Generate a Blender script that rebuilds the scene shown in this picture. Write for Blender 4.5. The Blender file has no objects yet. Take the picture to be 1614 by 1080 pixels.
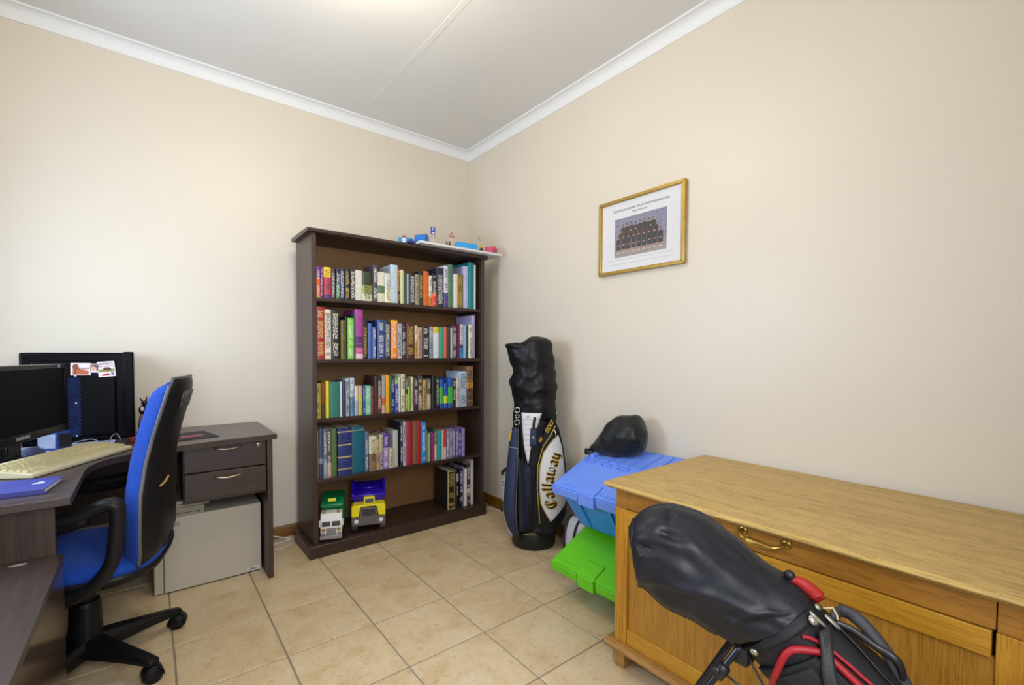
import bpy, bmesh, math, random
from mathutils import Vector, Matrix, noise

scene = bpy.context.scene
COL = scene.collection
random.seed(7)
PI = math.pi

# ------------------------------------------------------------------ camera, world, light, exposure
cam_d = bpy.data.cameras.new('camera')
cam_d.sensor_width = 36.0
cam_d.lens = 16.099
cam_d.shift_y = 0.02335
cam_d.clip_start = 0.02
cam = bpy.data.objects.new('camera', cam_d)
COL.objects.link(cam)
_f = Vector((0.6228, 0.7818, -0.0307)).normalized()
_r = Vector((0.7821, -0.6231, 0.0047))
_r = (_r - _f * _r.dot(_f)).normalized()
_u = _r.cross(_f)
cam.matrix_world = Matrix(((_r.x, _u.x, -_f.x, -1.980), (_r.y, _u.y, -_f.y, -3.036), (_r.z, _u.z, -_f.z, 1.133), (0, 0, 0, 1)))
scene.camera = cam

world = bpy.data.worlds.new('world')
scene.world = world
world.use_nodes = True
_bg = world.node_tree.nodes['Background']
_bg.inputs['Color'].default_value = (0.60, 0.74, 1.0, 1)
_bg.inputs['Strength'].default_value = 1.0

scene.view_settings.view_transform = 'Standard'
scene.view_settings.look = 'None'
scene.view_settings.gamma = 1.0
scene.view_settings.use_curve_mapping = False
scene.view_settings.exposure = 0.0


def area(name, loc, direction, sx, sy, power, color):
    d = bpy.data.lights.new(name, 'AREA')
    d.shape = 'RECTANGLE'
    d.size, d.size_y = sx, sy
    d.energy = power
    d.color = color
    o = bpy.data.objects.new(name, d)
    o.location = loc
    o.rotation_euler = Vector(direction).to_track_quat('-Z', 'Y').to_euler()
    COL.objects.link(o)
    return o


# daylight through the window in the left wall, soft fill light added in the doorway behind the camera
area('window_daylight', (-2.90, -0.95, 1.42), (1, -0.30, -0.12), 0.75, 0.80, 30, (0.62, 0.79, 1.0))
area('doorway_fill', (-1.75, -3.45, 1.55), (0.25, 1, -0.10), 0.85, 1.1, 40, (0.93, 0.96, 1.0))
# the ceiling lamp's bulb
_l = bpy.data.lights.new('ceiling_bulb', 'POINT')
_l.energy = 21
_l.shadow_soft_size = 0.11
_l.color = (1.0, 0.86, 0.63)
_lo = bpy.data.objects.new('ceiling_bulb', _l)
_lo.location = (-1.42, -1.45, 2.46)
COL.objects.link(_lo)


# ------------------------------------------------------------------ materials
def lin(c):
    c /= 255.0
    return c / 12.92 if c <= 0.04045 else ((c + 0.055) / 1.055) ** 2.4


def hx(h):
    return (lin(int(h[0:2], 16)), lin(int(h[2:4], 16)), lin(int(h[4:6], 16)), 1.0)


MATS = {}


class NT:
    def __init__(s, name):
        s.m = bpy.data.materials.new(name)
        s.m.use_nodes = True
        s.t = s.m.node_tree
        s.b = s.t.nodes['Principled BSDF']

    def n(s, kind, **kw):
        nd = s.t.nodes.new(kind)
        for k, v in kw.items():
            setattr(nd, k, v)
        return nd

    def l(s, a, b):
        s.t.links.new(a, b)

    def ramp(s, fac, stops, mode='LINEAR'):
        r = s.n('ShaderNodeValToRGB')
        r.color_ramp.interpolation = mode
        els = r.color_ramp.elements
        while len(els) < len(stops):
            els.new(0.5)
        for e, (p, c) in zip(els, stops):
            e.position = p
            e.color = hx(c) if isinstance(c, str) else c
        s.l(fac, r.inputs['Fac'])
        return r.outputs['Color']

    def math(s, op, a, b=None):
        m = s.n('ShaderNodeMath', operation=op)
        for i, v in enumerate((a, b)):
            if v is None:
                continue
            if isinstance(v, (int, float)):
                m.inputs[i].default_value = v
            else:
                s.l(v, m.inputs[i])
        return m.outputs[0]

    def mix(s, fac, a, b, mode='MIX'):
        m = s.n('ShaderNodeMix', data_type='RGBA', blend_type=mode)
        for i, v in ((0, fac), (6, a), (7, b)):
            if isinstance(v, (int, float)):
                m.inputs[i].default_value = v
            elif isinstance(v, tuple):
                m.inputs[i].default_value = v
            else:
                s.l(v, m.inputs[i])
        return m.outputs[2]

    def coord(s, out='Object', scale=(1, 1, 1)):
        tc = s.n('ShaderNodeTexCoord')
        mp = s.n('ShaderNodeMapping')
        mp.inputs['Scale'].default_value = scale
        s.l(tc.outputs[out], mp.inputs['Vector'])
        return mp.outputs['Vector']

    def noise(s, vec, scale=5, detail=3, rough=0.5, dist=0):
        nz = s.n('ShaderNodeTexNoise')
        nz.inputs['Scale'].default_value = scale
        nz.inputs['Detail'].default_value = detail
        nz.inputs['Roughness'].default_value = rough
        nz.inputs['Distortion'].default_value = dist
        s.l(vec, nz.inputs['Vector'])
        return nz.outputs['Fac']

    def bump(s, h, strength=0.2, dist=0.01):
        b = s.n('ShaderNodeBump')
        b.inputs['Strength'].default_value = strength
        b.inputs['Distance'].default_value = dist
        s.l(h, b.inputs['Height'])
        s.l(b.outputs['Normal'], s.b.inputs['Normal'])

    def set(s, **kw):
        for k, v in kw.items():
            s.b.inputs[k.replace('_', ' ')].default_value = v


def mat(name, color, rough=0.5, metal=0.0, var=0.0, scale=20, bump=0.0, bscale=None, bdist=0.003, spec=0.5, stretch=(1, 1, 1), sheen=0.0):
    """plain surface with a little procedural mottling and relief"""
    if name in MATS:
        return MATS[name]
    t = NT(name)
    t.set(Roughness=rough, Metallic=metal)
    t.b.inputs['Specular IOR Level'].default_value = spec
    if sheen:
        t.b.inputs['Sheen Weight'].default_value = sheen
    c = hx(color)
    v = t.coord('Object', stretch)
    if var > 0:
        f = t.noise(v, scale, 4, 0.6)
        d = tuple(max(0, x * (1 - var)) for x in c[:3]) + (1,)
        l = tuple(min(1, x * (1 + var)) for x in c[:3]) + (1,)
        t.l(t.ramp(f, [(0.3, d), (0.7, l)]), t.b.inputs['Base Color'])
    else:
        t.b.inputs['Base Color'].default_value = c
    if bump > 0:
        t.bump(t.noise(v, bscale or scale * 3, 3), bump, bdist)
    MATS[name] = t.m
    return t.m


def wood(name, cols, stretch, rough=0.45, scale=1.0, bump=0.12, pore=0.5, spec=0.5):
    """grain runs along the axis whose stretch is smallest"""
    if name in MATS:
        return MATS[name]
    t = NT(name)
    t.set(Roughness=rough)
    t.b.inputs['Specular IOR Level'].default_value = spec
    v = t.coord('Object', stretch)
    a = t.noise(v, 3.0 * scale, 6, 0.62, 0.6)
    base = t.ramp(a, [(0.25, cols[0]), (0.5, cols[1]), (0.75, cols[2])])
    p = t.noise(v, 16 * scale, 3, 0.7)
    pr = t.ramp(p, [(0.36, (0.25, 0.22, 0.2, 1)), (0.5, (1, 1, 1, 1))])
    t.l(t.mix(pore, base, pr, 'MULTIPLY'), t.b.inputs['Base Color'])
    t.bump(p, bump, 0.002)
    MATS[name] = t.m
    return t.m


def book_mat(ramp, text, seed):
    """printed cover: colour bands up the spine and a column of small lettering on it"""
    t = NT('book_print')
    t.set(Roughness=0.42)
    tc = t.n('ShaderNodeTexCoord')
    g = t.n('ShaderNodeSeparateXYZ')
    t.l(tc.outputs['Generated'], g.inputs[0])
    stops = []
    for s in ramp.split():
        c, p = s.split(':')
        stops.append((float(p), c))
    stops.sort()
    if len(stops) == 1:
        stops.append((1.0, stops[0][1]))
    col = t.ramp(g.outputs['Z'], stops, 'CONSTANT')
    mp = t.n('ShaderNodeMapping')
    mp.inputs['Location'].default_value = (seed * 1.37, 0, seed * 0.71)
    mp.inputs['Scale'].default_value = (1, 0.0, 1)
    t.l(tc.outputs['Object'], mp.inputs['Vector'])
    wear = t.noise(mp.outputs['Vector'], 45, 3)
    col = t.mix(0.35, col, t.ramp(wear, [(0.3, (0.55, 0.55, 0.55, 1)), (0.6, (1, 1, 1, 1))]), 'MULTIPLY')
    inks = {'w': 'd8d4cc', 'k': '2a2624', 'd': '3a2a20', 'y': 'c8a440', 'b': '2a3a6a', 'g': 'dcc878', 'G': 'a89a60'}
    if text in inks:
        m2 = t.n('ShaderNodeMapping')
        m2.inputs['Location'].default_value = (seed * 3.1, 0, seed * 5.3)
        m2.inputs['Scale'].default_value = (150, 0, 210)
        t.l(tc.outputs['Object'], m2.inputs['Vector'])
        ink = t.noise(m2.outputs['Vector'], 1.0, 2)
        ink = t.math('GREATER_THAN', ink, 0.52)
        m3 = t.n('ShaderNodeMapping')
        m3.inputs['Location'].default_value = (0, 0, seed * 2.9)
        m3.inputs['Scale'].default_value = (0, 0, 17)
        t.l(tc.outputs['Object'], m3.inputs['Vector'])
        words = t.math('GREATER_THAN', t.noise(m3.outputs['Vector'], 1.0, 1), 0.45)
        spine = t.math('LESS_THAN', g.outputs['Y'], 0.04)
        wx = t.math('LESS_THAN', t.math('ABSOLUTE', t.math('SUBTRACT', g.outputs['X'], 0.5)), 0.3)
        wz = t.math('LESS_THAN', t.math('ABSOLUTE', t.math('SUBTRACT', g.outputs['Z'], 0.5)), 0.43)
        k = t.math('MULTIPLY', t.math('MULTIPLY', ink, words), t.math('MULTIPLY', spine, t.math('MULTIPLY', wx, wz)))
        if text == 'G':   # a fine gold frame round the spine
            fx = t.math('GREATER_THAN', t.math('ABSOLUTE', t.math('SUBTRACT', g.outputs['X'], 0.5)), 0.36)
            fz = t.math('GREATER_THAN', t.math('ABSOLUTE', t.math('SUBTRACT', g.outputs['Z'], 0.5)), 0.475)
            k = t.math('MAXIMUM', k, t.math('MULTIPLY', spine, t.math('MAXIMUM', fx, fz)))
        col = t.mix(k, col, hx(inks[text]))
    t.l(col, t.b.inputs['Base Color'])
    return t.m


# ------------------------------------------------------------------ mesh helpers
class MB:
    def __init__(s):
        s.bm = bmesh.new()
        s.mi = 0

    def _faces(s, fs):
        for f in fs:
            f.material_index = s.mi

    def poly(s, pts):
        vs = [s.bm.verts.new(p) for p in pts]
        f = s.bm.faces.new(vs)
        f.material_index = s.mi
        return f

    def box(s, x0, x1, y0, y1, z0, z1):
        v = [s.bm.verts.new((x, y, z)) for z in (z0, z1) for y in (y0, y1) for x in (x0, x1)]
        for q in ((0, 2, 3, 1), (4, 5, 7, 6), (0, 1, 5, 4), (2, 6, 7, 3), (0, 4, 6, 2), (1, 3, 7, 5)):
            s._faces([s.bm.faces.new([v[i] for i in q])])
        return s

    def hexa(s, low, high):
        """box with free corners: 4 low points, 4 high points, same order"""
        a = [s.bm.verts.new(p) for p in low]
        b = [s.bm.verts.new(p) for p in high]
        n = len(a)
        fs = [s.bm.faces.new(a[::-1]), s.bm.faces.new(b)]
        for i in range(n):
            j = (i + 1) % n
            fs.append(s.bm.faces.new([a[i], a[j], b[j], b[i]]))
        s._faces(fs)
        return s

    def prism(s, pts, z0, z1):
        return s.hexa([(x, y, z0) for x, y in pts], [(x, y, z1) for x, y in pts])

    def extrude_y(s, pts, y0, y1):
        return s.hexa([(x, y0, z) for x, z in pts], [(x, y1, z) for x, z in pts])

    def extrude_x(s, pts, x0, x1):
        return s.hexa([(x0, y, z) for y, z in pts], [(x1, y, z) for y, z in pts])

    def loft(s, rings, cap=True, closed=True):
        R = [[s.bm.verts.new(p) for p in r] for r in rings]
        n = len(R[0])
        fs = []
        for a, b in zip(R[:-1], R[1:]):
            for i in range(n if closed else n - 1):
                j = (i + 1) % n
                fs.append(s.bm.faces.new([a[i], a[j], b[j], b[i]]))
        if cap and closed:
            fs.append(s.bm.faces.new(R[0][::-1]))
            fs.append(s.bm.faces.new(R[-1]))
        s._faces(fs)
        return s

    def tube(s, pts, r, seg=10, cap=True, flat=None):
        """round bar along pts; r a number or one per point; flat = (axis, factor) squashes it"""
        pts = [Vector(p) for p in pts]
        rs = r if isinstance(r, (list, tuple)) else [r] * len(pts)
        rings = []
        up = None
        for i, p in enumerate(pts):
            t = (pts[min(i + 1, len(pts) - 1)] - pts[max(i - 1, 0)]).normalized()
            if up is None:
                up = Vector((0, 0, 1)) if abs(t.z) < 0.9 else Vector((1, 0, 0))
            a = t.cross(up)
            if a.length < 1e-6:
                a = t.orthogonal()
            a.normalize()
            b = a.cross(t).normalized()
            up = b
            if flat:
                w = Vector(flat[0])
                w = (w - t * w.dot(t)).normalized()
                a, b = t.cross(w).normalized(), w * flat[1]
            rings.append([p + (a * math.cos(2 * PI * k / seg) + b * math.sin(2 * PI * k / seg)) * rs[i] for k in range(seg)])
        return s.loft(rings, cap)

    def cyl(s, p0, p1, r0, r1=None, seg=20):
        return s.tube([p0, p1], [r0, r0 if r1 is None else r1], seg)

    def lathe(s, prof, c=(0, 0, 0), seg=24, axis='z'):
        rings = []
        for r, h in prof:
            ring = []
            for k in range(seg):
                a = 2 * PI * k / seg
                x, y = r * math.cos(a), r * math.sin(a)
                p = {'z': (x, y, h), 'y': (x, h, y), 'x': (h, x, y)}[axis]
                ring.append((c[0] + p[0], c[1] + p[1], c[2] + p[2]))
            rings.append(ring)
        return s.loft(rings)

    def ball(s, c, rx, ry=None, rz=None, seg=12, rings=8):
        ry = rx if ry is None else ry
        rz = rx if rz is None else rz
        prof = []
        for i in range(rings + 1):
            a = -PI / 2 + PI * i / rings
            prof.append((max(0.02, math.cos(a)), math.sin(a)))
        rr = [[(c[0] + rx * r * math.cos(2 * PI * k / seg), c[1] + ry * r * math.sin(2 * PI * k / seg), c[2] + rz * h) for k in range(seg)] for r, h in prof]
        return s.loft(rr)

    def grid(s, fn, nu, nv):
        V = [[s.bm.verts.new(fn(i / (nu - 1), j / (nv - 1))) for j in range(nv)] for i in range(nu)]
        fs = []
        for i in range(nu - 1):
            for j in range(nv - 1):
                fs.append(s.bm.faces.new([V[i][j], V[i + 1][j], V[i + 1][j + 1], V[i][j + 1]]))
        s._faces(fs)
        return s

    def slab(s, fa, fb, nu, nv):
        """closed sheet between two gridded surfaces"""
        A = [[s.bm.verts.new(fa(i / (nu - 1), j / (nv - 1))) for j in range(nv)] for i in range(nu)]
        B = [[s.bm.verts.new(fb(i / (nu - 1), j / (nv - 1))) for j in range(nv)] for i in range(nu)]
        fs = []
        for i in range(nu - 1):
            for j in range(nv - 1):
                fs.append(s.bm.faces.new([A[i][j], A[i + 1][j], A[i + 1][j + 1], A[i][j + 1]]))
                fs.append(s.bm.faces.new([B[i][j], B[i][j + 1], B[i + 1][j + 1], B[i + 1][j]]))
        edge = [(i, 0) for i in range(nu)] + [(nu - 1, j) for j in range(1, nv)] + [(i, nv - 1) for i in range(nu - 2, -1, -1)] + [(0, j) for j in range(nv - 2, 0, -1)]
        for k in range(len(edge)):
            a, b = edge[k], edge[(k + 1) % len(edge)]
            fs.append(s.bm.faces.new([A[a[0]][a[1]], B[a[0]][a[1]], B[b[0]][b[1]], A[b[0]][b[1]]]))
        s._faces(fs)
        return s

    def build(s, name, m, parent=None, smooth=False, bevel=0.0, seg=2, world=False, sub=0, angle=0.6):
        bm = s.bm
        bmesh.ops.recalc_face_normals(bm, faces=bm.faces[:])
        if world and parent is not None:
            bm.transform(ROOT[parent.name].inverted())
        me = bpy.data.meshes.new(name)
        bm.to_mesh(me)
        bm.free()
        return link(name, me, m, parent, smooth, bevel, seg, sub, angle)


def link(name, me, m, parent=None, smooth=False, bevel=0.0, seg=2, sub=0, angle=0.6):
    for q in (m if isinstance(m, (list, tuple)) else [m]):
        if q is not None and len(me.materials) < 8:
            me.materials.append(q)
    o = bpy.data.objects.new(name, me)
    COL.objects.link(o)
    if parent is not None:
        o.parent = parent
    if bevel > 0:
        b = o.modifiers.new('bevel', 'BEVEL')
        b.width = bevel
        b.segments = seg
        b.limit_method = 'ANGLE'
        b.angle_limit = 0.7
        b.harden_normals = False
    if sub:
        u = o.modifiers.new('sub', 'SUBSURF')
        u.levels = u.render_levels = sub
    if smooth or bevel > 0 or sub:
        for p in me.polygons:
            p.use_smooth = True
        if not smooth and not sub:
            me.set_sharp_from_angle(angle=angle)
    return o


ROOT = {}


def thing(name, label, cat, loc=(0, 0, 0), rotz=0.0, group=None):
    o = bpy.data.objects.new(name, None)
    o.empty_display_size = 0.05
    COL.objects.link(o)
    o.location = loc
    o.rotation_euler = (0, 0, rotz)
    ROOT[o.name] = Matrix.Translation(loc) @ Matrix.Rotation(rotz, 4, 'Z')
    o['label'] = label
    o['category'] = cat
    if group:
        o['group'] = group
    return o


def tag(o, label, cat, group=None):
    o['label'] = label
    o['category'] = cat
    if group:
        o['group'] = group
    return o


def part_label(o, label):
    o['label'] = label
    return o


def struct(o):
    o['kind'] = 'structure'
    return o


def text_mesh(body, size, extrude=0.0, offset=0.0, shear=0.0, align='CENTER'):
    c = bpy.data.curves.new('lettering', 'FONT')
    c.body = body
    c.size = size
    c.extrude = extrude
    c.offset = offset
    c.shear = shear
    c.align_x = align
    c.align_y = 'CENTER'
    c.resolution_u = 3
    o = bpy.data.objects.new('lettering', c)
    COL.objects.link(o)
    dg = bpy.context.evaluated_depsgraph_get()
    me = bpy.data.meshes.new_from_object(o.evaluated_get(dg))
    bpy.data.objects.remove(o)
    bpy.data.curves.remove(c)
    me.materials.clear()
    return me


def text(name, body, size, m, parent, origin, xdir, ydir, extrude=0.0003, offset=0.0, shear=0.0, align='CENTER', world=False):
    me = text_mesh(body, size, extrude, offset, shear, align)
    x = Vector(xdir).normalized()
    y = Vector(ydir).normalized()
    z = x.cross(y)
    M = Matrix(((x.x, y.x, z.x, origin[0]), (x.y, y.y, z.y, origin[1]), (x.z, y.z, z.z, origin[2]), (0, 0, 0, 1)))
    if world and parent is not None:
        M = ROOT[parent.name].inverted() @ M
    me.transform(M)
    return link(name, me, m, parent)


def bez(pts, n=8):
    """smooth open curve through points (Catmull-Rom)"""
    P = [Vector(p) for p in pts]
    out = []
    for i in range(len(P) - 1):
        p0, p1, p2, p3 = P[max(i - 1, 0)], P[i], P[i + 1], P[min(i + 2, len(P) - 1)]
        for k in range(n):
            t = k / n
            out.append(0.5 * ((2 * p1) + (p2 - p0) * t + (2 * p0 - 5 * p1 + 4 * p2 - p3) * t * t + (3 * p1 - p0 - 3 * p2 + p3) * t ** 3))
    out.append(P[-1])
    return out


def lerp(tab, x):
    """piecewise-linear table [(x, y), ...]"""
    if x <= tab[0][0]:
        return tab[0][1]
    for (a, b), (c, d) in zip(tab[:-1], tab[1:]):
        if x <= c:
            return b + (d - b) * (x - a) / (c - a)
    return tab[-1][1]


# ------------------------------------------------------------------ setting
XL, YF, ZC = -2.84, -3.30, 2.675
M_WALL = mat('cream_wall_paint', 'd5ccbd', 0.42, var=0.02, scale=1.4, bump=0.05, bscale=110, bdist=0.002, spec=0.45)
M_CEIL = mat('white_ceiling_paint', 'dcdad6', 0.75, var=0.03, scale=1.1, bump=0.03, bscale=60)
M_CORN = mat('white_cornice_paint', 'e2e3e4', 0.55)
M_GROUT = mat('grey_grout', '8f8676', 0.9, var=0.15, scale=60)
M_BASE = wood('varnished_pine_skirting', ('5e3c0e', '7c5216', '8c601c'), (3, 3, 40), 0.35)

# floor: a grout bed with every tile laid on it
P = 0.33
fl = struct(MB().box(XL - 0.1, 0.1, YF - 0.1, 0.1, -0.12, -0.0035).build('floor', M_GROUT))
tt = NT('sandstone_tile')
tt.set(Roughness=0.33)
oi = tt.n('ShaderNodeObjectInfo')
va = tt.n('ShaderNodeVectorMath', operation='ADD')
tc = tt.n('ShaderNodeTexCoord')
tt.l(tc.outputs['Object'], va.inputs[0])
rv = tt.n('ShaderNodeCombineXYZ')
for i in range(3):
    tt.l(tt.math('MULTIPLY', oi.outputs['Random'], 37.0 + 11 * i), rv.inputs[i])
tt.l(rv.outputs[0], va.inputs[1])
n1 = tt.noise(va.outputs[0], 7, 6, 0.65, 0.8)
n2 = tt.noise(va.outputs[0], 55, 5, 0.7, 1.0)
c1 = tt.ramp(n1, [(0.28, 'c2a67c'), (0.5, 'd3bc97'), (0.74, 'd8c7aa')])
c2 = tt.ramp(n2, [(0.33, 'a88c68'), (0.46, 'ffffff')])
cc = tt.mix(0.38, c1, c2, 'MULTIPLY')
br = tt.ramp(oi.outputs['Random'], [(0, (0.95, 0.94, 0.93, 1)), (1, (1.0, 1.0, 1.0, 1))])
tt.l(tt.mix(1.0, cc, br, 'MULTIPLY'), tt.b.inputs['Base Color'])
tt.bump(n2, 0.12, 0.002)
M_TILE = tt.m
tile_cache = {}
ox, oy = -1.919, -0.555
G = 0.0033
for i in range(-4, 7):
    for j in range(-9, 3):
        x0, x1 = max(ox + i * P + G, XL), min(ox + (i + 1) * P - G, 0)
        y0, y1 = max(oy + j * P + G, YF), min(oy + (j + 1) * P - G, 0)
        if x1 - x0 < 0.02 or y1 - y0 < 0.02:
            continue
        w, d = round(x1 - x0, 4), round(y1 - y0, 4)
        if (w, d) not in tile_cache:
            b = MB()
            e = 0.0018
            lo = [(-w / 2, -d / 2), (w / 2, -d / 2), (w / 2, d / 2), (-w / 2, d / 2)]
            hi = [(-w / 2 + e, -d / 2 + e), (w / 2 - e, -d / 2 + e), (w / 2 - e, d / 2 - e), (-w / 2 + e, d / 2 - e)]
            b.loft([[(x, y, -0.0035) for x, y in lo], [(x, y, -0.001) for x, y in lo], [(x, y, 0.0) for x, y in hi]])
            me = bpy.data.meshes.new('tile')
            bmesh.ops.recalc_face_normals(b.bm, faces=b.bm.faces[:])
            b.bm.to_mesh(me)
            b.bm.free()
            me.materials.append(M_TILE)
            tile_cache[(w, d)] = me
        t = bpy.data.objects.new('tile', tile_cache[(w, d)])
        t.location = ((x0 + x1) / 2, (y0 + y1) / 2, random.uniform(-0.0004, 0.0))
        t.parent = fl
        COL.objects.link(t)

struct(MB().box(XL - 0.1, 0.1, 0, 0.1, 0, ZC + 0.1).build('wall_back', M_WALL))
struct(MB().box(0, 0.1, YF - 0.1, 0, 0, ZC + 0.1).build('wall_right', M_WALL))
# left wall with the window opening
WY0, WY1, WZ0, WZ1 = -1.50, -0.40, 0.92, 2.10
w = MB()
w.box(XL - 0.1, XL, YF - 0.1, WY0, 0, ZC + 0.1)
w.box(XL - 0.1, XL, WY1, 0, 0, ZC + 0.1)
w.box(XL - 0.1, XL, WY0, WY1, 0, WZ0)
w.box(XL - 0.1, XL, WY0, WY1, WZ1, ZC + 0.1)
struct(w.build('wall_left', M_WALL))
M_FRAME = mat('white_window_frame', 'e4e4e2', 0.4)
w = MB()
for y0, y1, z0, z1 in ((WY0, WY0 + 0.04, WZ0, WZ1), (WY1 - 0.04, WY1, WZ0, WZ1), (WY0 + 0.04, WY1 - 0.04, WZ0, WZ0 + 0.04), (WY0 + 0.04, WY1 - 0.04, WZ1 - 0.04, WZ1)):
    w.box(XL - 0.055, XL - 0.02, y0, y1, z0, z1)
struct(w.build('window_1', M_FRAME))
# front wall with the doorway the camera looks in from
DX0, DX1, DZ = -2.25, -1.35, 2.08
w = MB()
w.box(XL, DX0, YF - 0.1, YF, 0, ZC + 0.1)
w.box(DX1, 0, YF - 0.1, YF, 0, ZC + 0.1)
w.box(DX0, DX1, YF - 0.1, YF, DZ, ZC + 0.1)
struct(w.build('wall_front', M_WALL))

# ceiling: a backing with the boards under it, fine joints between the boards
ce = struct(MB().box(XL - 0.1, 0.1, YF - 0.1, 0.1, ZC + 0.006, ZC + 0.1).build('ceiling', M_CEIL))
xs = [XL, -1.785, -0.860, 0.0]
for a, b in zip(xs[:-1], xs[1:]):
    MB().box(a + 0.0015, b - 0.0015, YF, 0, ZC, ZC + 0.006).build('ceiling_board', M_CEIL, ce, bevel=0.001, seg=1)
for xj in xs[1:-1]:
    MB().box(xj - 0.014, xj + 0.014, YF, 0, ZC - 0.0012, ZC + 0.0004).build('joint_strip', M_CEIL, ce)


def cove(n=8):
    p = [(0, -0.066), (0.004, -0.066)]
    for k in range(n + 1):
        a = PI / 2 * k / n
        p.append((0.046 - 0.042 * math.cos(a), -0.060 + 0.050 * math.sin(a)))
    p += [(0.050, -0.010), (0.050, 0.0), (0, 0)]
    return p


pr = cove()
struct(MB().extrude_x([(-d, ZC + z) for d, z in pr], XL, 0).build('trim_1', M_CORN, smooth=False, bevel=0.0004, seg=1))
struct(MB().extrude_y([(-d, ZC + z) for d, z in pr], YF, 0).build('trim_2', M_CORN, bevel=0.0004, seg=1))
struct(MB().extrude_x([(0, 0), (-0.015, 0), (-0.015, 0.056), (-0.011, 0.066), (0, 0.068)], XL, 0).build('baseboard_back', M_BASE, bevel=0.001, seg=1))
struct(MB().extrude_y([(0, 0), (-0.015, 0), (-0.015, 0.064), (-0.011, 0.075), (0, 0.077)], YF, -0.015).build('baseboard_right', M_BASE, bevel=0.001, seg=1))

# ceiling lamp (above the picture's upper edge)
lp = thing('ceiling_lamp', 'round white ceiling lamp fixed to the middle of the ceiling', 'lamp', (-1.42, -1.45, ZC))
MB().lathe([(0.02, -0.002), (0.13, -0.002), (0.13, -0.016), (0.02, -0.02)]).build('lamp_base', M_FRAME, lp, smooth=True)
MB().lathe([(0.02, -0.02), (0.028, -0.05), (0.028, -0.09), (0.02, -0.10)]).build('lamp_holder', M_FRAME, lp, smooth=True)

# ------------------------------------------------------------------ bookcase
M_WENGE = wood('dark_wenge_veneer', ('33241f', '3f2d28', '4c3934'), (18, 18, 0.8), 0.36, 1.0, 0.05, 0.35)
M_WENGEH = wood('dark_wenge_veneer_level', ('2d1f1a', '382721', '432f29'), (0.8, 18, 18), 0.33, 1.0, 0.05, 0.35)
M_HARDB = mat('brown_hardboard', '7c5730', 0.6, var=0.10, scale=5, bump=0.03)
bx0, bx1, by0, by1 = -1.281, -0.145, -0.421, -0.105
bc = thing('bookcase', 'tall dark brown open bookcase full of books in the corner', 'bookcase', ((bx0 + bx1) / 2, -0.26, 0))
MB().box(bx0, bx0 + 0.025, by0, by1, 0.0, 1.773).build('side_panel', M_WENGE, bc, bevel=0.0015, world=True)
MB().box(bx1 - 0.025, bx1, by0, by1, 0.0, 1.773).build('side_panel', M_WENGE, bc, bevel=0.0015, world=True)
t = MB()
t.extrude_x([(by1, 1.773), (-0.440, 1.773), (-0.447, 1.777), (-0.449, 1.785), (-0.447, 1.792), (-0.442, 1.795), (by1, 1.795)], bx0 - 0.026, bx1 + 0.012)
t.build('top', M_WENGEH, bc, bevel=0.0015, world=True)
for z in (1.428, 1.090, 0.762, 0.423):
    MB().box(bx0 + 0.025, bx1 - 0.025, by0 + 0.002, by1 - 0.004, z - 0.020, z).build('shelf', M_WENGEH, bc, bevel=0.001, world=True)
MB().box(bx0 + 0.025, bx1 - 0.025, by0 + 0.002, by1 - 0.004, 0.052, 0.070).build('shelf', M_WENGEH, bc, bevel=0.001, world=True)
MB().box(bx0 + 0.025, bx1 - 0.025, by1 - 0.004, by1, 0.03, 1.773).build('back_panel', M_HARDB, bc, world=True)
t = MB()
t.box(bx0 - 0.028, bx1 + 0.004, -0.446, by0, 0, 0.070)
t.build('plinth_board', M_WENGEH, bc, bevel=0.003, world=True)
t = MB()
t.box(bx0 - 0.028, bx0, by0, -0.115, 0, 0.070)
t.build('plinth_board', M_WENGEH, bc, bevel=0.003, world=True)

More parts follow.
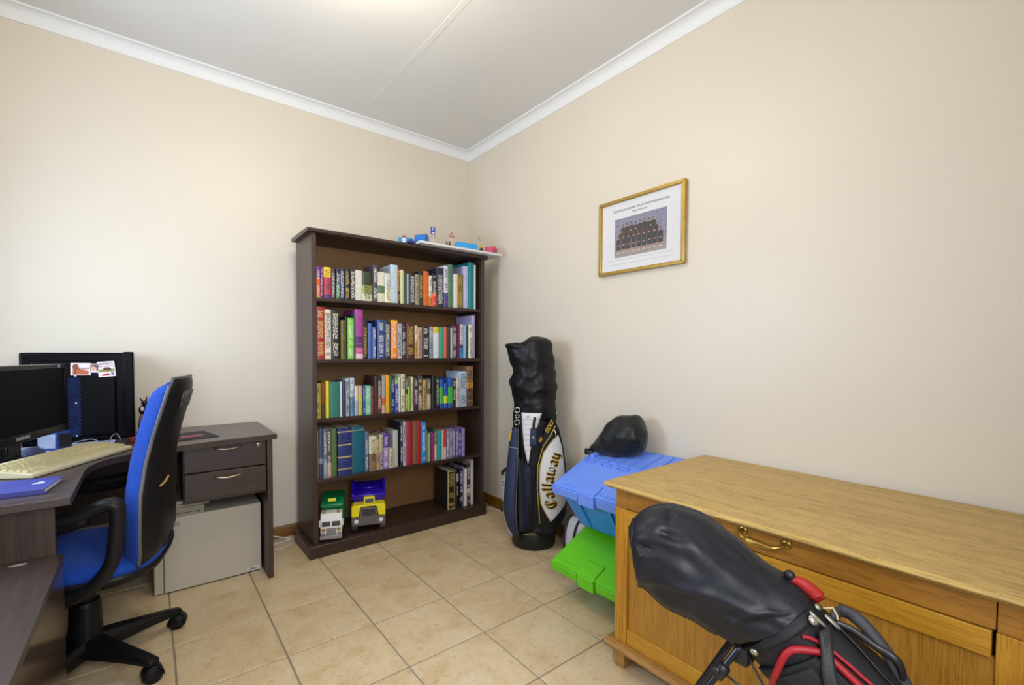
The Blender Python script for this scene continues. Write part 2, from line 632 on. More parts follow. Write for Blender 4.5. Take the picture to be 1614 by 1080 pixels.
# books: mm along the back wall (left, right), mm tall, what they look like, printed bands, ink
BOOKS = [
 (1.428, """-1251 -1228 172|purple and orange|7a3a8c:.62 e8641e:.06 e0b030:0|w
-1227 -1214 172|violet|5e2f86:0|w
-1212 -1174 171|yellow and crimson|f0c818:.68 b43a54:.12 5a2f7c:0|d
-1171 -1146 168|plum grey|4a3f4e:0|w
-1144 -1123 168|black and green|20242c:.45 2f6a3a:0|w
-1122 -1097 173|navy|2a3358:0|w
-1094 -1067 174|black with coloured lettering|1c1a1e:0|y
-1065 -1037 177|charcoal|2e2d32:0|w
-1036 -993 176|plain white|dcd8d2:0|n
-992 -934 173|green landscape|31402a:.55 8c9a4a:.25 c9cfae:0|d
-932 -904 216|grey violet|4b4350:0|w
-901 -858 181|cream with a green emblem|dbd7c4:.55 5d7a55:.3 d8d4c0:0|n
-857 -821 176|pale cream|c9cfc8:.5 e2ddc0:0|b
-820 -774 233|powder blue|b9cbdc:0|n
-774 -755 222|rust|6a2a22:.9 c8642c:.86 4a241e:0|y
-755 -732 209|pale lime|cfcf9a:0|n
-731 -713 201|bottle green|1f3d2a:0|n
-711 -698 191|light blue grey|b4bcc4:0|n
-697 -659 190|black|19181b:0|w
-659 -635 192|beige|a39a86:0|d
-633 -602 212|black with green|1a1d18:.35 2c3a22:0|y
-600 -564 218|orange|d65f22:0|n
-562 -539 195|ivory and orange|dcd6c0:.3 d2882c:0|d
-537 -505 208|black and scarlet|1d1c1f:.42 e2481c:0|w
-503 -449 252|midnight blue|20233f:0|w
-447 -416 273|white with violet lettering|cfcde0:.35 4b3f86:0|b
-414 -380 285|sea green|4f7a63:0|n
-377 -348 225|pale ivory|d9d2c2:0|n
-346 -300 228|olive with gold lettering|7d6c28:0|y
-298 -263 287|lavender|b3b6d8:0|n
-261 -219 317|tall teal|0d7d80:0|n
-217 -199 304|tall white|d5dde2:0|n"""),
 (1.090, """-1254 -1209 288|large red|a81f2c:0|g
-1207 -1171 278|ivory|e2dfd6:0|k
-1170 -1126 278|large black|201f21:0|w
-1119 -1095 221|mottled olive|6b6426:0|k
-1093 -1083 244|thin black|1a1a1c:0|n
-1082 -1047 235|lime green|7cc242:0|w
-1045 -1038 260|thin dark teal|24494c:0|n
-1037 -993 288|magenta|a03a92:.45 5d2a66:.22 d66a9a:.1 e6c8d0:0|n
-992 -961 237|black with gold lettering|241f1e:0|y
-959 -935 211|mid blue|4464a8:0|n
-934 -914 188|slate blue|56689a:0|w
-906 -861 233|royal navy|2c4584:0|w
-860 -822 231|dark slate|272b3a:0|w
-820 -778 235|amber|f0b410:.92 e8861c:0|w
-777 -746 216|pale blue with navy lettering|a9b8cc:.3 c8ccd0:0|b
-745 -719 214|dark maroon|40262c:0|w
-717 -662 218|brown maroon|4f2826:0|y
-661 -641 209|cream and yellow|d9c8a2:.5 c2a24a:0|k
-640 -610 199|dusty pink|c99a90:0|k
-608 -558 207|black floral|26262a:0|w
-556 -530 206|silver grey|a6a6b0:.5 8890a0:0|k
-528 -486 207|white and yellow|d8c43c:.8 d5d8e2:0|n
-484 -455 205|jade|3a9478:0|n
-453 -429 209|coral|cf6a58:0|n
-428 -405 205|dark brown|2e2a2a:0|n
-403 -388 203|thin white|dcdad6:0|n
-387 -349 217|aubergine grey|584a5e:0|w
-347 -332 230|wine|6a1640:0|n
-330 -302 230|white, blue and wine|d3cfe0:.4 5a2a6a:.3 3a8ccc:0|b
-300 -277 228|sky blue|8fb0d4:0|n
-275 -261 225|thin pine green|1f4a44:0|n
-259 -232 230|cream|d8d2b4:0|k
-228 -200 296|tall lilac grey|a9a2c8:0|n"""),
 (0.762, """-1259 -1230 195|olive yellow|a89f3c:0|k
-1228 -1209 200|brown|8a4a22:.4 4b3a38:0|d
-1205 -1187 206|bright yellow|ddd61c:0|n
-1184 -1127 199|deep green|2c7468:0|n
-1125 -1116 200|thin white|d8d8d0:0|n
-1114 -1096 204|navy|26305c:0|n
-1093 -1071 217|silver grey|b0b2b4:0|d
-1068 -1045 219|pale blue|b4c6d2:.5 5a8ca4:0|b
-1043 -1023 172|pale pink striped|d9c3b6:.5 a9a0c0:0|n
-1021 -998 172|yellow and pink|d2a88a:.7 c3c03c:0|n
-996 -982 170|blue|2c4a8c:0|w
-980 -946 170|mint green|6fc0a0:0|w
-945 -926 165|crimson|8c2a34:0|d
-924 -906 226|dark brown|3c2826:0|n
-904 -881 226|black with red lettering|2a2220:.5 7a2c28:0|w
-878 -856 225|grey and orange|9a9a92:.4 c2622c:.22 b0a898:0|n
-854 -831 230|amber|e0a01c:0|n
-828 -820 224|thin green|2c6a48:0|n
-818 -795 223|midnight blue|26306c:0|w
-794 -773 211|blue violet|7aa83c:.82 4a50a8:0|w
-771 -757 214|thin white|d2d2d6:0|n
-754 -728 233|ivory|cfcca8:0|k
-725 -711 221|black lettered|2a2a26:.5 6a7a3a:0|w
-710 -698 155|short lime|a4c23c:0|n
-697 -688 151|short green|5a8a3a:0|n
-687 -672 215|cream dotted|d4cca4:0|k
-670 -639 210|dark maroon|3f1f26:0|w
-637 -605 218|grey lettered|4a4440:.4 8a8278:0|w
-603 -576 192|mustard|c79a34:0|d
-573 -543 200|dark cream|5a5248:.5 a89a7c:0|w
-540 -510 215|black|17171a:0|n
-508 -483 209|black with a white edge|1d1d20:0|w
-481 -454 194|blue and green|2c58a8:.72 3fae4c:.16 2a4c9c:0|n
-451 -422 164|blue and yellow|2a52a0:.5 c8cc2c:.2 2c58a8:0|n
-420 -387 199|green and blue|3058a8:.7 44b048:.16 2c549c:0|n
-384 -363 194|black spotted|1c1c22:0|w
-358 -334 197|beige|c8bca8:0|k
-332 -272 240|large pale blue|b4c4dc:0|b
-269 -216 274|tall brown and orange|8a6a4a:.6 d0a040:.45 6a4a3a:0|k"""),
 (0.423, """-1264 -1247 277|thin ivory|d8ccb4:0|n
-1241 -1222 281|slate photo|4a5670:.4 8a90a0:.3 3c4458:0|n
-1221 -1201 279|steel blue|5a6888:.4 7a84a0:0|w
-1200 -1176 280|grey brown|5a4c44:.3 b89a88:0|w
-1174 -1144 274|moss green|4f7040:0|n
-1139 -1063 272|thick navy|20306c:.93 b8a878:.9 20306c:.66 b8a878:.63 20306c:.4 b8a878:.37 20306c:.15 b8a878:.11 20306c:0|n
-1059 -984 270|thick teal|0d5a70:.94 98a070:.92 0d5a70:0|n
-982 -960 239|denim blue|56688c:0|w
-958 -914 206|ivory and brown|dcd4bc:.5 8a6a58:0|k
-913 -894 182|straw yellow|c2b070:0|k
-891 -869 209|cream and lilac|c8bca8:.5 a890a8:0|k
-867 -834 212|purple|5c3a98:.6 9c84b8:0|w
-832 -808 120|short cream|c8bc98:0|k
-805 -772 225|pale grey|b0b4b0:0|n
-762 -744 271|black and white|26262e:0|w
-742 -719 273|pale lavender|b2aed0:0|k
-717 -680 274|red|a32430:0|n
-678 -649 270|tan brown|82543c:0|n
-648 -620 272|darker red|982230:0|n
-618 -585 260|bright blue|1f7fd0:0|w
-583 -573 215|thin sage|6a8a78:0|n
-571 -551 182|light green|8ab07c:0|n
-545 -523 183|magenta|96246a:0|n
-521 -502 204|dark green and cream|3c5a50:.5 c8bc98:0|w
-500 -470 191|turquoise|2a8f98:0|n
-468 -456 192|thin cream|c2b49a:0|n
-454 -432 194|red and white|b8404a:.4 d8b8b8:0|n
-430 -411 191|grey lilac|8a84a4:0|w
-410 -389 191|grey violet|7a749a:0|w
-387 -362 191|smoky violet|6c6488:0|w
-360 -339 192|indigo|5a48a0:0|w
-337 -314 192|purple|5a3498:0|w
-312 -287 191|pale violet|8a80a8:0|n"""),
 (0.070, """-412 -356 260|thick black gold-framed|1d1b1a:0|G
-352 -326 258|black white-lettered|18181c:0|n
-323 -299 266|black|17171a:0|w
-297 -285 272|thin lavender|8a84b4:0|n
-282 -261 258|white|d6d4d2:0|n
-259 -232 284|dark patterned|3a302c:.4 c8b8a0:.3 4a3a30:0|w
-229 -208 314|tall pale grey|bcb8b4:0|n"""),
]
ORD = 'first second third fourth fifth sixth seventh eighth ninth tenth eleventh twelfth thirteenth fourteenth fifteenth sixteenth seventeenth eighteenth nineteenth twentieth'.split()
SHELF = ['topmost shelf', 'second shelf down', 'third shelf down', 'fourth shelf down', 'bottom shelf']
M_PAGE = mat('paper_pages', 'd9d0ba', 0.8, var=0.08, scale=30, stretch=(30, 1, 1))
INK = {'w': 'white', 'y': 'gold', 'k': 'black', 'b': 'navy', 'd': 'dark', 'g': 'gold', 'G': 'gold'}
rb = random.Random(3)
bi = 0
for si, (zb, tab) in enumerate(BOOKS):
    rows = [r.split('|') for r in tab.split('\n')]
    n = len(rows)
    dims = [list(map(int, r[0].split())) for r in rows]
    for k in range(n):
        x0, x1, h = (v / 1000 for v in dims[k])
        if k + 1 < n:
            x1 = min(x1, dims[k + 1][0] / 1000 - 0.0006)
        words, ramp, ink = rows[k][1:]
        w = x1 - x0
        d = min(0.25, max(0.115, h * rb.uniform(0.62, 0.74)))
        yf = -0.402 + rb.uniform(-0.004, 0.010)
        d = min(d, -0.114 - yf)
        if si == 4:
            yf += 0.012
        if k < 20:
            pos = ORD[k] + ' book from the left'
        else:
            pos = ORD[n - 1 - k] + ' book from the right'
        if n - 1 - k == 0:
            pos = 'last book at the right end'
        lab = words + (' ' if 'book' in words else ' book, ') + pos + ' on the ' + SHELF[si]
        b = thing('book', lab, 'book', ((x0 + x1) / 2, yf, zb), 0.0, 'books on the ' + SHELF[si])
        m = book_mat(ramp, ink, bi)
        bi += 1
        # case: two boards and a rounded spine, pages recessed inside
        bt = min(0.0022, w * 0.16)
        r = min(0.004, w * 0.22)
        c = MB()
        out = [(-w / 2, d), (-w / 2, r), (-w * 0.34, r * 0.28), (-w * 0.15, 0.0), (w * 0.15, 0.0), (w * 0.34, r * 0.28), (w / 2, r), (w / 2, d)]
        inn = [(w / 2 - bt, d), (w / 2 - bt, r + bt), (-w / 2 + bt, r + bt), (-w / 2 + bt, d)]
        pts = out + inn
        lo = [c.bm.verts.new((x, y, 0)) for x, y in pts]
        hi = [c.bm.verts.new((x, y, h)) for x, y in pts]
        N = len(pts)
        for i in range(N):
            j = (i + 1) % N
            c.bm.faces.new([lo[i], lo[j], hi[j], hi[i]])
        for vs in (lo, hi):
            c.bm.faces.new([vs[0], vs[1], vs[10], vs[11]])
            c.bm.faces.new([vs[7], vs[8], vs[9], vs[6]])
            c.bm.faces.new([vs[1], vs[2], vs[3], vs[4], vs[5], vs[6], vs[9], vs[10]])
        c.build('cover', m, b)
        MB().box(-w / 2 + bt, w / 2 - bt, r + bt, d - 0.004, 0.002, h - 0.004).build('page_block', M_PAGE, b)
        if si == 4 and k == 1:
            mw_ = mat('white_spine_lettering', 'd8d8dc', 0.5)
            text('spine_title', 'RAFA', 0.022, mw_, b, (0, -0.0006, h * 0.80), (0, 0, -1), (1, 0, 0), 0.0003, offset=0.0006)
            text('spine_title', 'MY STORY', 0.013, mw_, b, (0, -0.0006, h * 0.45), (0, 0, -1), (1, 0, 0), 0.0003)
        if ink in 'gG' or h > 0.27 and w > 0.03:
            # raised bands across the spines of the big bound volumes
            for q in (0.12, 0.30, 0.72, 0.90):
                MB().box(-w * 0.40, w * 0.40, -0.0014, 0.003, h * q, h * q + 0.004).build('spine_band', mat('gilt_band', 'b49a5c', 0.4, 0.5) if ink != 'n' else m, b)

# ------------------------------------------------------------------ toy trucks on the bottom shelf
M_WPL = mat('white_plastic', 'd9d8d6', 0.35)
M_GPL = mat('green_plastic', '0e7a48', 0.30)
M_YPL = mat('yellow_plastic', 'e2d010', 0.32)
M_PPL = mat('violet_plastic', '2c10b0', 0.22)
M_GREYP = mat('grey_plastic', '5c5450', 0.45)
M_DKP = mat('dark_plastic', '1b1a1c', 0.4)
M_SILV = mat('silver_plastic', '8f8c8c', 0.35, 0.4)
M_AMB = mat('amber_plastic', '9a7a28', 0.35)


def wheel(b, x, y, r, wd):
    b.lathe([(r * 0.4, -wd / 2), (r * 0.93, -wd / 2), (r, -wd * 0.35), (r, wd * 0.35), (r * 0.93, wd / 2), (r * 0.4, wd / 2)], (x, y, r), 18, 'x')


tr = thing('toy_garbage_truck', 'green and white toy refuse truck parked on the bottom shelf', 'toy truck', (-1.194, -0.440, 0.0705), math.radians(-21))
MB().box(-0.056, 0.056, 0.002, 0.30, 0.022, 0.045).build('chassis', M_SILV, tr, bevel=0.003)
t = MB()
t.extrude_x([(0.0, 0.045), (0.0, 0.088), (0.010, 0.140), (0.022, 0.158), (0.085, 0.158), (0.085, 0.045)], -0.056, 0.056)
cab = t.build('cab', M_WPL, tr, bevel=0.004)
for sx in (-1, 1):
    t = MB()
    a, c = sorted((sx * 0.004, sx * 0.048))
    t.hexa([(a, -0.0015, 0.090), (c, -0.0015, 0.090), (c, 0.004, 0.090), (a, 0.004, 0.090)], [(a, 0.006, 0.118), (c, 0.006, 0.118), (c, 0.012, 0.118), (a, 0.012, 0.118)])
    t.build('windscreen', M_DKP, cab, bevel=0.001)
    a, c = sorted((sx * 0.030, sx * 0.050))
    MB().box(a, c, -0.004, 0.003, 0.064, 0.080).build('headlight', M_AMB, cab, bevel=0.001)
    a, c = sorted((sx * 0.032, sx * 0.052))
    MB().box(a, c, -0.004, 0.003, 0.046, 0.058).build('indicator_light', M_SILV, cab, bevel=0.001)
    a, c = sorted((sx * 0.030, sx * 0.044))
    MB().box(a, c, 0.020, 0.032, 0.156, 0.172).build('roof_light', M_AMB, cab, bevel=0.002)
    a, c = sorted((sx * 0.056, sx * 0.064))
    MB().box(a, c, 0.012, 0.020, 0.085, 0.122).build('mirror', M_WPL, cab, bevel=0.002)
t = MB()
t.box(-0.026, 0.026, -0.003, 0.003, 0.046, 0.080)
for k in range(5):
    t.box(-0.024, 0.024, -0.0055, -0.002, 0.050 + k * 0.0062, 0.0525 + k * 0.0062)
t.build('grille', M_SILV, cab)
MB().box(-0.058, 0.058, -0.010, 0.012, 0.020, 0.042).build('bumper', M_SILV, tr, bevel=0.003)
t = MB()
t.extrude_x([(0.088, 0.048), (0.088, 0.160), (0.066, 0.176), (0.060, 0.190), (0.088, 0.204), (0.150, 0.218), (0.262, 0.218), (0.300, 0.185), (0.300, 0.048)], -0.061, 0.061)
bd = t.build('bin_body', M_GPL, tr, bevel=0.006, seg=3)
MB().hexa([(-0.021, 0.0725, 0.2085), (0.021, 0.0725, 0.2085), (0.021, 0.076, 0.2055), (-0.021, 0.076, 0.2055)], [(-0.021, 0.083, 0.222), (0.021, 0.083, 0.222), (0.021, 0.087, 0.219), (-0.021, 0.087, 0.219)]).build('yellow_badge', M_YPL, bd)
for k in range(3):
    MB().box(-0.0625, 0.0625, 0.12 + k * 0.055, 0.130 + k * 0.055, 0.05, 0.2185 - 0.008 * (k == 0)).build('body_rib', M_GPL, bd, bevel=0.002)
for sx in (-1, 1):
    for y in (0.045, 0.20, 0.262):
        t = MB()
        wheel(t, sx * 0.050, y, 0.028, 0.018)
        t.build('wheel', M_DKP, tr, smooth=True)

tr = thing('toy_dump_truck', 'yellow and grey toy dump truck with a violet tipping bed', 'toy truck', (-0.972, -0.420, 0.0705), math.radians(-20))
MB().box(-0.088, 0.088, 0.004, 0.245, 0.045, 0.075).build('chassis', M_GREYP, tr, bevel=0.004)
t = MB()
t.extrude_y([(-0.092, 0.040), (0.092, 0.040), (0.096, 0.060), (0.096, 0.088), (0.052, 0.092), (0.046, 0.138), (0.038, 0.146), (-0.038, 0.146), (-0.046, 0.138), (-0.052, 0.092), (-0.096, 0.088), (-0.096, 0.060)], -0.004, 0.060)
g = t.build('grille', M_GREYP, tr, bevel=0.003)
t = MB()
for k in range(6):
    t.box(-0.036, 0.036, -0.007, -0.003, 0.098 + k * 0.007, 0.101 + k * 0.007)
o = t.build('grille_bars', M_DKP, g)
o['kind'] = 'stuff'
t = MB()
t.extrude_y([(-0.096, 0.090), (-0.054, 0.094), (-0.048, 0.139), (-0.039, 0.149), (0.039, 0.149), (0.048, 0.139), (0.054, 0.094), (0.096, 0.090), (0.096, 0.150), (0.088, 0.160), (-0.088, 0.160), (-0.096, 0.150)], 0.0, 0.080)
t.build('hood', M_YPL, tr, bevel=0.004)
cb = MB()
cb.hexa([(-0.030, 0.018, 0.156), (0.038, 0.018, 0.156), (0.038, 0.075, 0.156), (-0.030, 0.075, 0.156)], [(-0.027, 0.026, 0.198), (0.035, 0.026, 0.198), (0.035, 0.075, 0.198), (-0.027, 0.075, 0.198)])
cb = cb.build('cab', M_YPL, tr, bevel=0.005)
MB().hexa([(-0.020, 0.0165, 0.166), (0.028, 0.0165, 0.166), (0.028, 0.022, 0.166), (-0.020, 0.022, 0.166)], [(-0.019, 0.0215, 0.189), (0.027, 0.0215, 0.189), (0.027, 0.027, 0.189), (-0.019, 0.027, 0.189)]).build('windscreen', M_DKP, cb)
t = MB()
t.extrude_x([(0.070, 0.165), (0.052, 0.205), (0.088, 0.214), (0.150, 0.238), (0.250, 0.238), (0.262, 0.150), (0.240, 0.130), (0.110, 0.130)], -0.088, 0.088)
t.build('tipping_bed', M_PPL, tr, bevel=0.006, seg=3)
for sx in (-1, 1):
    a, c = sorted((sx * 0.082, sx * 0.100))
    MB().extrude_x([(0.066, 0.175), (0.050, 0.212), (0.090, 0.222), (0.140, 0.252), (0.156, 0.272), (0.172, 0.268), (0.250, 0.248), (0.262, 0.160)], a, c).build('bed_side', M_PPL, tr, bevel=0.004)
    for y in (0.045, 0.195):
        t = MB()
        wheel(t, sx * 0.080, y, 0.046, 0.034)
        wh = t.build('wheel', mat('grey_rubber', '4a4643', 0.6), tr, smooth=True)
    MB().lathe([(0.004, -0.003), (0.013, -0.003), (0.013, 0.004), (0.004, 0.004)], (sx * 0.070, -0.004, 0.066), 12, 'y').build('headlight', M_WPL, tr, smooth=True)
t = MB()
for k in range(3):
    t.tube([(-0.080, 0.068 + k * 0.022, 0.2135 + k * 0.0085), (0.080, 0.068 + k * 0.022, 0.2135 + k * 0.0085)], 0.004, 8)
o = t.build('bed_ribs', M_PPL, tr, smooth=True)
o['kind'] = 'stuff'

# ------------------------------------------------------------------ board of toys on top of the bookcase
ZT = 1.7965
o = MB().box(-0.675, -0.052, -0.500, -0.235, ZT, ZT + 0.014).build('display_board', mat('white_board', 'd8d5d6', 0.5), bevel=0.001)
tag(o, 'thin white board lying across the right top of the bookcase', 'board')
ZP = ZT + 0.0145


def toy_box(name, label, color, x, y, w, d, h, rot, z=ZP, lip=True, roof=0):
    r = thing(name, label, 'toy', (x, y, z), math.radians(rot), 'toys on top of the bookcase')
    m = mat(name + '_plastic_' + color, color, 0.4)
    if roof:
        MB().extrude_y([(-w / 2, 0), (w / 2, 0), (w / 2, h), (0, h + roof), (-w / 2, h)], -d / 2, d / 2).build('body', m, r, bevel=0.002)
    else:
        MB().box(-w / 2, w / 2, -d / 2, d / 2, 0, h).build('body', m, r, bevel=0.003)
    if lip:
        MB().box(-w / 2 - 0.002, w / 2 + 0.002, -d / 2 - 0.002, d / 2 + 0.002, 0, 0.006).build('base_rim', m, r, bevel=0.001)
    return r


def toy_sign(label, shape, x, y, h, s):
    r = thing('toy_road_sign', label, 'toy sign', (x, y, ZP), 0.0, 'toys on top of the bookcase')
    MB().cyl((0, 0, 0), (0, 0, h), 0.0016, seg=8).build('post', M_WPL, r, smooth=True)
    MB().lathe([(0.003, 0), (0.010, 0), (0.010, 0.003), (0.003, 0.004)], seg=14).build('base', M_WPL, r, smooth=True)
    mr = mat('sign_red', 'b23a30', 0.4)
    mw = mat('sign_white', 'dcd6cc', 0.4)
    mb = mat('sign_blue', '2a50b8', 0.35)
    a = math.radians(-30)
    if shape == 'tri':
        tri = lambda q, o=0.0: [(q * 1.05 * math.sin(2 * PI * k / 3), h + o + q * 1.05 * math.cos(2 * PI * k / 3)) for k in range(3)]
        MB().extrude_y(tri(s), -0.0035, -0.0012).build('red_triangle', mr, r, bevel=0.001)
        MB().extrude_y(tri(s * 0.62), -0.0042, -0.0030).build('white_field', mw, r)
        MB().extrude_y([(-0.0014, h - s * 0.25), (0.0014, h - s * 0.25), (0.0024, h + s * 0.30), (-0.0024, h + s * 0.30)], -0.0048, -0.004).build('symbol', M_DKP, r)
    else:
        MB().box(-s, s, -0.004, -0.0012, h - s * 1.5, h + s * 1.5).build('blue_plate', mb, r, bevel=0.001)
        text('letter_p', 'P', s * 1.9, mw, r, (0, -0.0043, h + s * 0.55), (1, 0, 0), (0, 0, 1))
        MB().extrude_y([(-s * 0.7, h - s * 1.2), (s * 0.7, h - s * 1.2), (s * 0.7, h - s * 0.75), (s * 0.25, h - s * 0.35), (-s * 0.35, h - s * 0.75)], -0.0048, -0.0038).build('car_symbol', mw, r)
        MB().box(-s * 0.95, s * 0.95, -0.004, -0.0012, h - s * 2.6, h - s * 1.75).build('lower_plate', mw, r, bevel=0.001)
        for q in (-1, 1):
            MB().extrude_y([(q * s * 0.2, h - s * 2.5), (q * s * 0.75, h - s * 2.5), (q * s * 0.85, h - s * 1.85), (q * s * 0.4, h - s * 1.85)], -0.0048, -0.0038).build('red_mark', mr, r)
    return r


toy_box('toy_block', 'light blue toy block at the left end of the toys', '4aa0d8', -0.715, -0.385, 0.085, 0.05, 0.042, 10, z=1.7955)
r = toy_box('toy_block', 'royal blue peaked toy house beside the parking sign', '1466b8', -0.634, -0.440, 0.060, 0.070, 0.042, 38, roof=0.010)
toy_sign('blue toy parking sign on a white post', 'p', -0.535, -0.40, 0.098, 0.0165)
toy_sign('red triangular toy warning sign left of the long blue toy bus', 'tri', -0.390, -0.39, 0.094, 0.024)
toy_sign('red triangular toy warning sign above the pink toy house', 'tri', -0.150, -0.36, 0.115, 0.019)
r = thing('toy_bus', 'long light blue toy bus with rounded ends', 'toy', (-0.292, -0.415, ZP), math.radians(-4), 'toys on top of the bookcase')
MB().extrude_y([(-0.078, 0.004), (0.078, 0.004), (0.078, 0.043), (0.070, 0.053), (-0.066, 0.053), (-0.078, 0.043)], -0.022, 0.022).build('body', mat('sky_blue_plastic', '3aa0e6', 0.4), r, bevel=0.005, seg=3)
for x in (-0.05, 0.05):
    for y in (-0.016, 0.016):
        MB().lathe([(0.003, -0.003), (0.008, -0.003), (0.008, 0.003), (0.003, 0.003)], (x, y, 0.008), 12, 'y').build('wheel', M_DKP, r, smooth=True)
r = toy_box('toy_house', 'pink toy house with a green bush at the right end', 'cc4a70', -0.098, -0.435, 0.078, 0.06, 0.048, 28, roof=0.006)
t = MB()
t.ball((0.0, -0.038, 0.009), 0.008, 0.006, 0.010)
t.build('green_bush', mat('toy_green', '3f8a2a', 0.5), r, smooth=True)


def peg_figure(label, x, y, z, cb, ch, h):
    r = thing('toy_figure', label, 'toy figure', (x, y, z), 0, 'toys on top of the bookcase')
    MB().lathe([(h * 0.10, 0), (h * 0.24, 0), (h * 0.24, h * 0.08), (h * 0.19, h * 0.35), (h * 0.13, h * 0.60), (h * 0.06, h * 0.64)], seg=14).build('body', mat('figure_' + cb, cb, 0.45), r, smooth=True)
    t = MB()
    t.ball((0, 0, h * 0.78), h * 0.19)
    t.build('head', mat('figure_' + ch, ch, 0.45), r, smooth=True)
    for s in (-1, 1):
        MB().tube([(s * h * 0.14, 0, h * 0.52), (s * h * 0.25, -h * 0.04, h * 0.40), (s * h * 0.22, -h * 0.10, h * 0.26)], h * 0.05, 8).build('arm', mat('figure_' + cb, cb, 0.45), r, smooth=True)


peg_figure('yellow and black toy figure beside the pink toy house', -0.178, -0.43, ZP, '3a3a20', 'e0b820', 0.058)
peg_figure('red and white toy figure before the light blue block', -0.748, -0.432, 1.7955, 'd8d4d8', 'c05050', 0.050)
peg_figure('small dark grey toy figure left of the warning sign', -0.462, -0.45, ZP, '4a463c', '6a6450', 0.036)
peg_figure('small brown toy figure nearer the warning sign', -0.440, -0.45, ZP, '5a5034', '4a4030', 0.038)
t = thing('toy_car', 'small blue toy car between the light blue block and the white board', 'toy', (-0.704, -0.440, 1.7955), 0.1, 'toys on top of the bookcase')
MB().extrude_y([(-0.025, 0.004), (0.025, 0.004), (0.025, 0.014), (0.014, 0.016), (0.008, 0.026), (-0.012, 0.026), (-0.018, 0.016), (-0.025, 0.014)], -0.011, 0.011).build('body', mat('toy_car_blue', '2a48a8', 0.35), t, bevel=0.002)
for x in (-0.015, 0.015):
    MB().lathe([(0.002, -0.012), (0.006, -0.012), (0.006, 0.012), (0.002, 0.012)], (x, 0, 0.006), 12, 'y').build('wheel', M_DKP, t, smooth=True)

# ------------------------------------------------------------------ framed team photograph on the right wall
# local frame: x runs along the wall towards the camera (-Y), z up, -x world is out of the wall
pf = thing('framed_team_photograph', 'gold framed team photograph hanging on the right wall', 'picture', (-0.001, -1.600, 1.748), math.radians(-90))
# after the turn local x = world -Y, local -y = world -X (into the room)
FW, FH = 0.258, 0.196
M_GOLD = mat('gold_frame', 'b8984e', 0.34, 0.7, var=0.12, scale=40, bump=0.04)
for nm, pts in (('top', [(-FW, FH), (FW, FH), (FW - 0.018, FH - 0.018), (-FW + 0.018, FH - 0.018)]), ('bottom', [(-FW, -FH), (-FW + 0.018, -FH + 0.018), (FW - 0.018, -FH + 0.018), (FW, -FH)]),
                ('left', [(-FW, -FH), (-FW, FH), (-FW + 0.018, FH - 0.018), (-FW + 0.018, -FH + 0.018)]), ('right', [(FW, -FH), (FW - 0.018, -FH + 0.018), (FW - 0.018, FH - 0.018), (FW, FH)])):
    MB().extrude_y(pts, -0.024, -0.001).build('frame_rail', M_GOLD, pf, bevel=0.003)
mt = MB().box(-FW + 0.016, FW - 0.016, -0.012, -0.004, -FH + 0.016, FH - 0.016).build('mount_card', mat('mount_card', 'dcdce0', 0.5), pf)
nt = NT('photo_print')
nt.set(Roughness=0.4)
tc = nt.n('ShaderNodeTexCoord')
sp = nt.n('ShaderNodeSeparateXYZ')
nt.l(tc.outputs['Generated'], sp.inputs[0])
ground = nt.ramp(sp.outputs['Z'], [(0.0, 'a8989a'), (0.24, 'a08e8e'), (0.30, '8f8a98'), (1.0, '8c8ca6')])
nv = nt.noise(nt.coord('Object', (60, 60, 90)), 1.0, 4, 0.7)
nt.l(nt.mix(0.55, ground, nt.ramp(nv, [(0.3, '6a6a88'), (0.6, 'ffffff')]), 'MULTIPLY'), nt.b.inputs['Base Color'])
ph = MB().box(-0.155, 0.158, -0.0126, -0.0118, -0.110, 0.092).build('photo_print', nt.m, pf)
jk = [mat('print_navy', '1e2030', 0.45), mat('print_maroon', '3c2224', 0.45), mat('print_skin', 'a87e68', 0.45), mat('print_hair', '1c1614', 0.45), mat('print_olive', '26281a', 0.45), mat('print_sock', 'b8b0ac', 0.45)]
rp = random.Random(5)
t = MB()


def person(x, z, s, jacket, legs):
    y = -0.0129 - rp.uniform(0, 0.0004)
    t.mi = jacket
    t.poly([(x - s * .62, y, z - s * 1.55), (x + s * .62, y, z - s * 1.55), (x + s * .66, y, z - s * .1), (x + s * .3, y, z + s * .16), (x - s * .3, y, z + s * .16), (x - s * .66, y, z - s * .1)])
    if legs:
        t.mi = 0
        t.poly([(x - s * .62, y, z - s * 2.4), (x + s * .62, y, z - s * 2.4), (x + s * .62, y, z - s * 1.5), (x - s * .62, y, z - s * 1.5)])
        t.mi = 2
        for q in (-.3, .3):
            t.poly([(x + s * q - s * .12, y, z - s * 3.0), (x + s * q + s * .12, y, z - s * 3.0), (x + s * q + s * .12, y, z - s * 2.4), (x + s * q - s * .12, y, z - s * 2.4)])
        t.mi = 5
        t.poly([(x - s * .45, y, z - s * 3.3), (x + s * .45, y, z - s * 3.3), (x + s * .45, y, z - s * 2.95), (x - s * .45, y, z - s * 2.95)])
        t.mi = 2
        t.poly([(x - s * .3, y - .0001, z - s * 1.5), (x + s * .3, y - .0001, z - s * 1.5), (x + s * .3, y - .0001, z - s * 1.2), (x - s * .3, y - .0001, z - s * 1.2)])
    t.mi = 2
    t.poly([(x + s * .27 * math.cos(a), y - .0002, z + s * .48 + s * .36 * math.sin(a)) for a in [k * PI / 4 for k in range(8)]])
    t.mi = 3
    t.poly([(x + s * .29 * math.cos(a), y - .0003, z + s * .58 + s * .32 * math.sin(a)) for a in [k * PI / 5 for k in range(6)]])


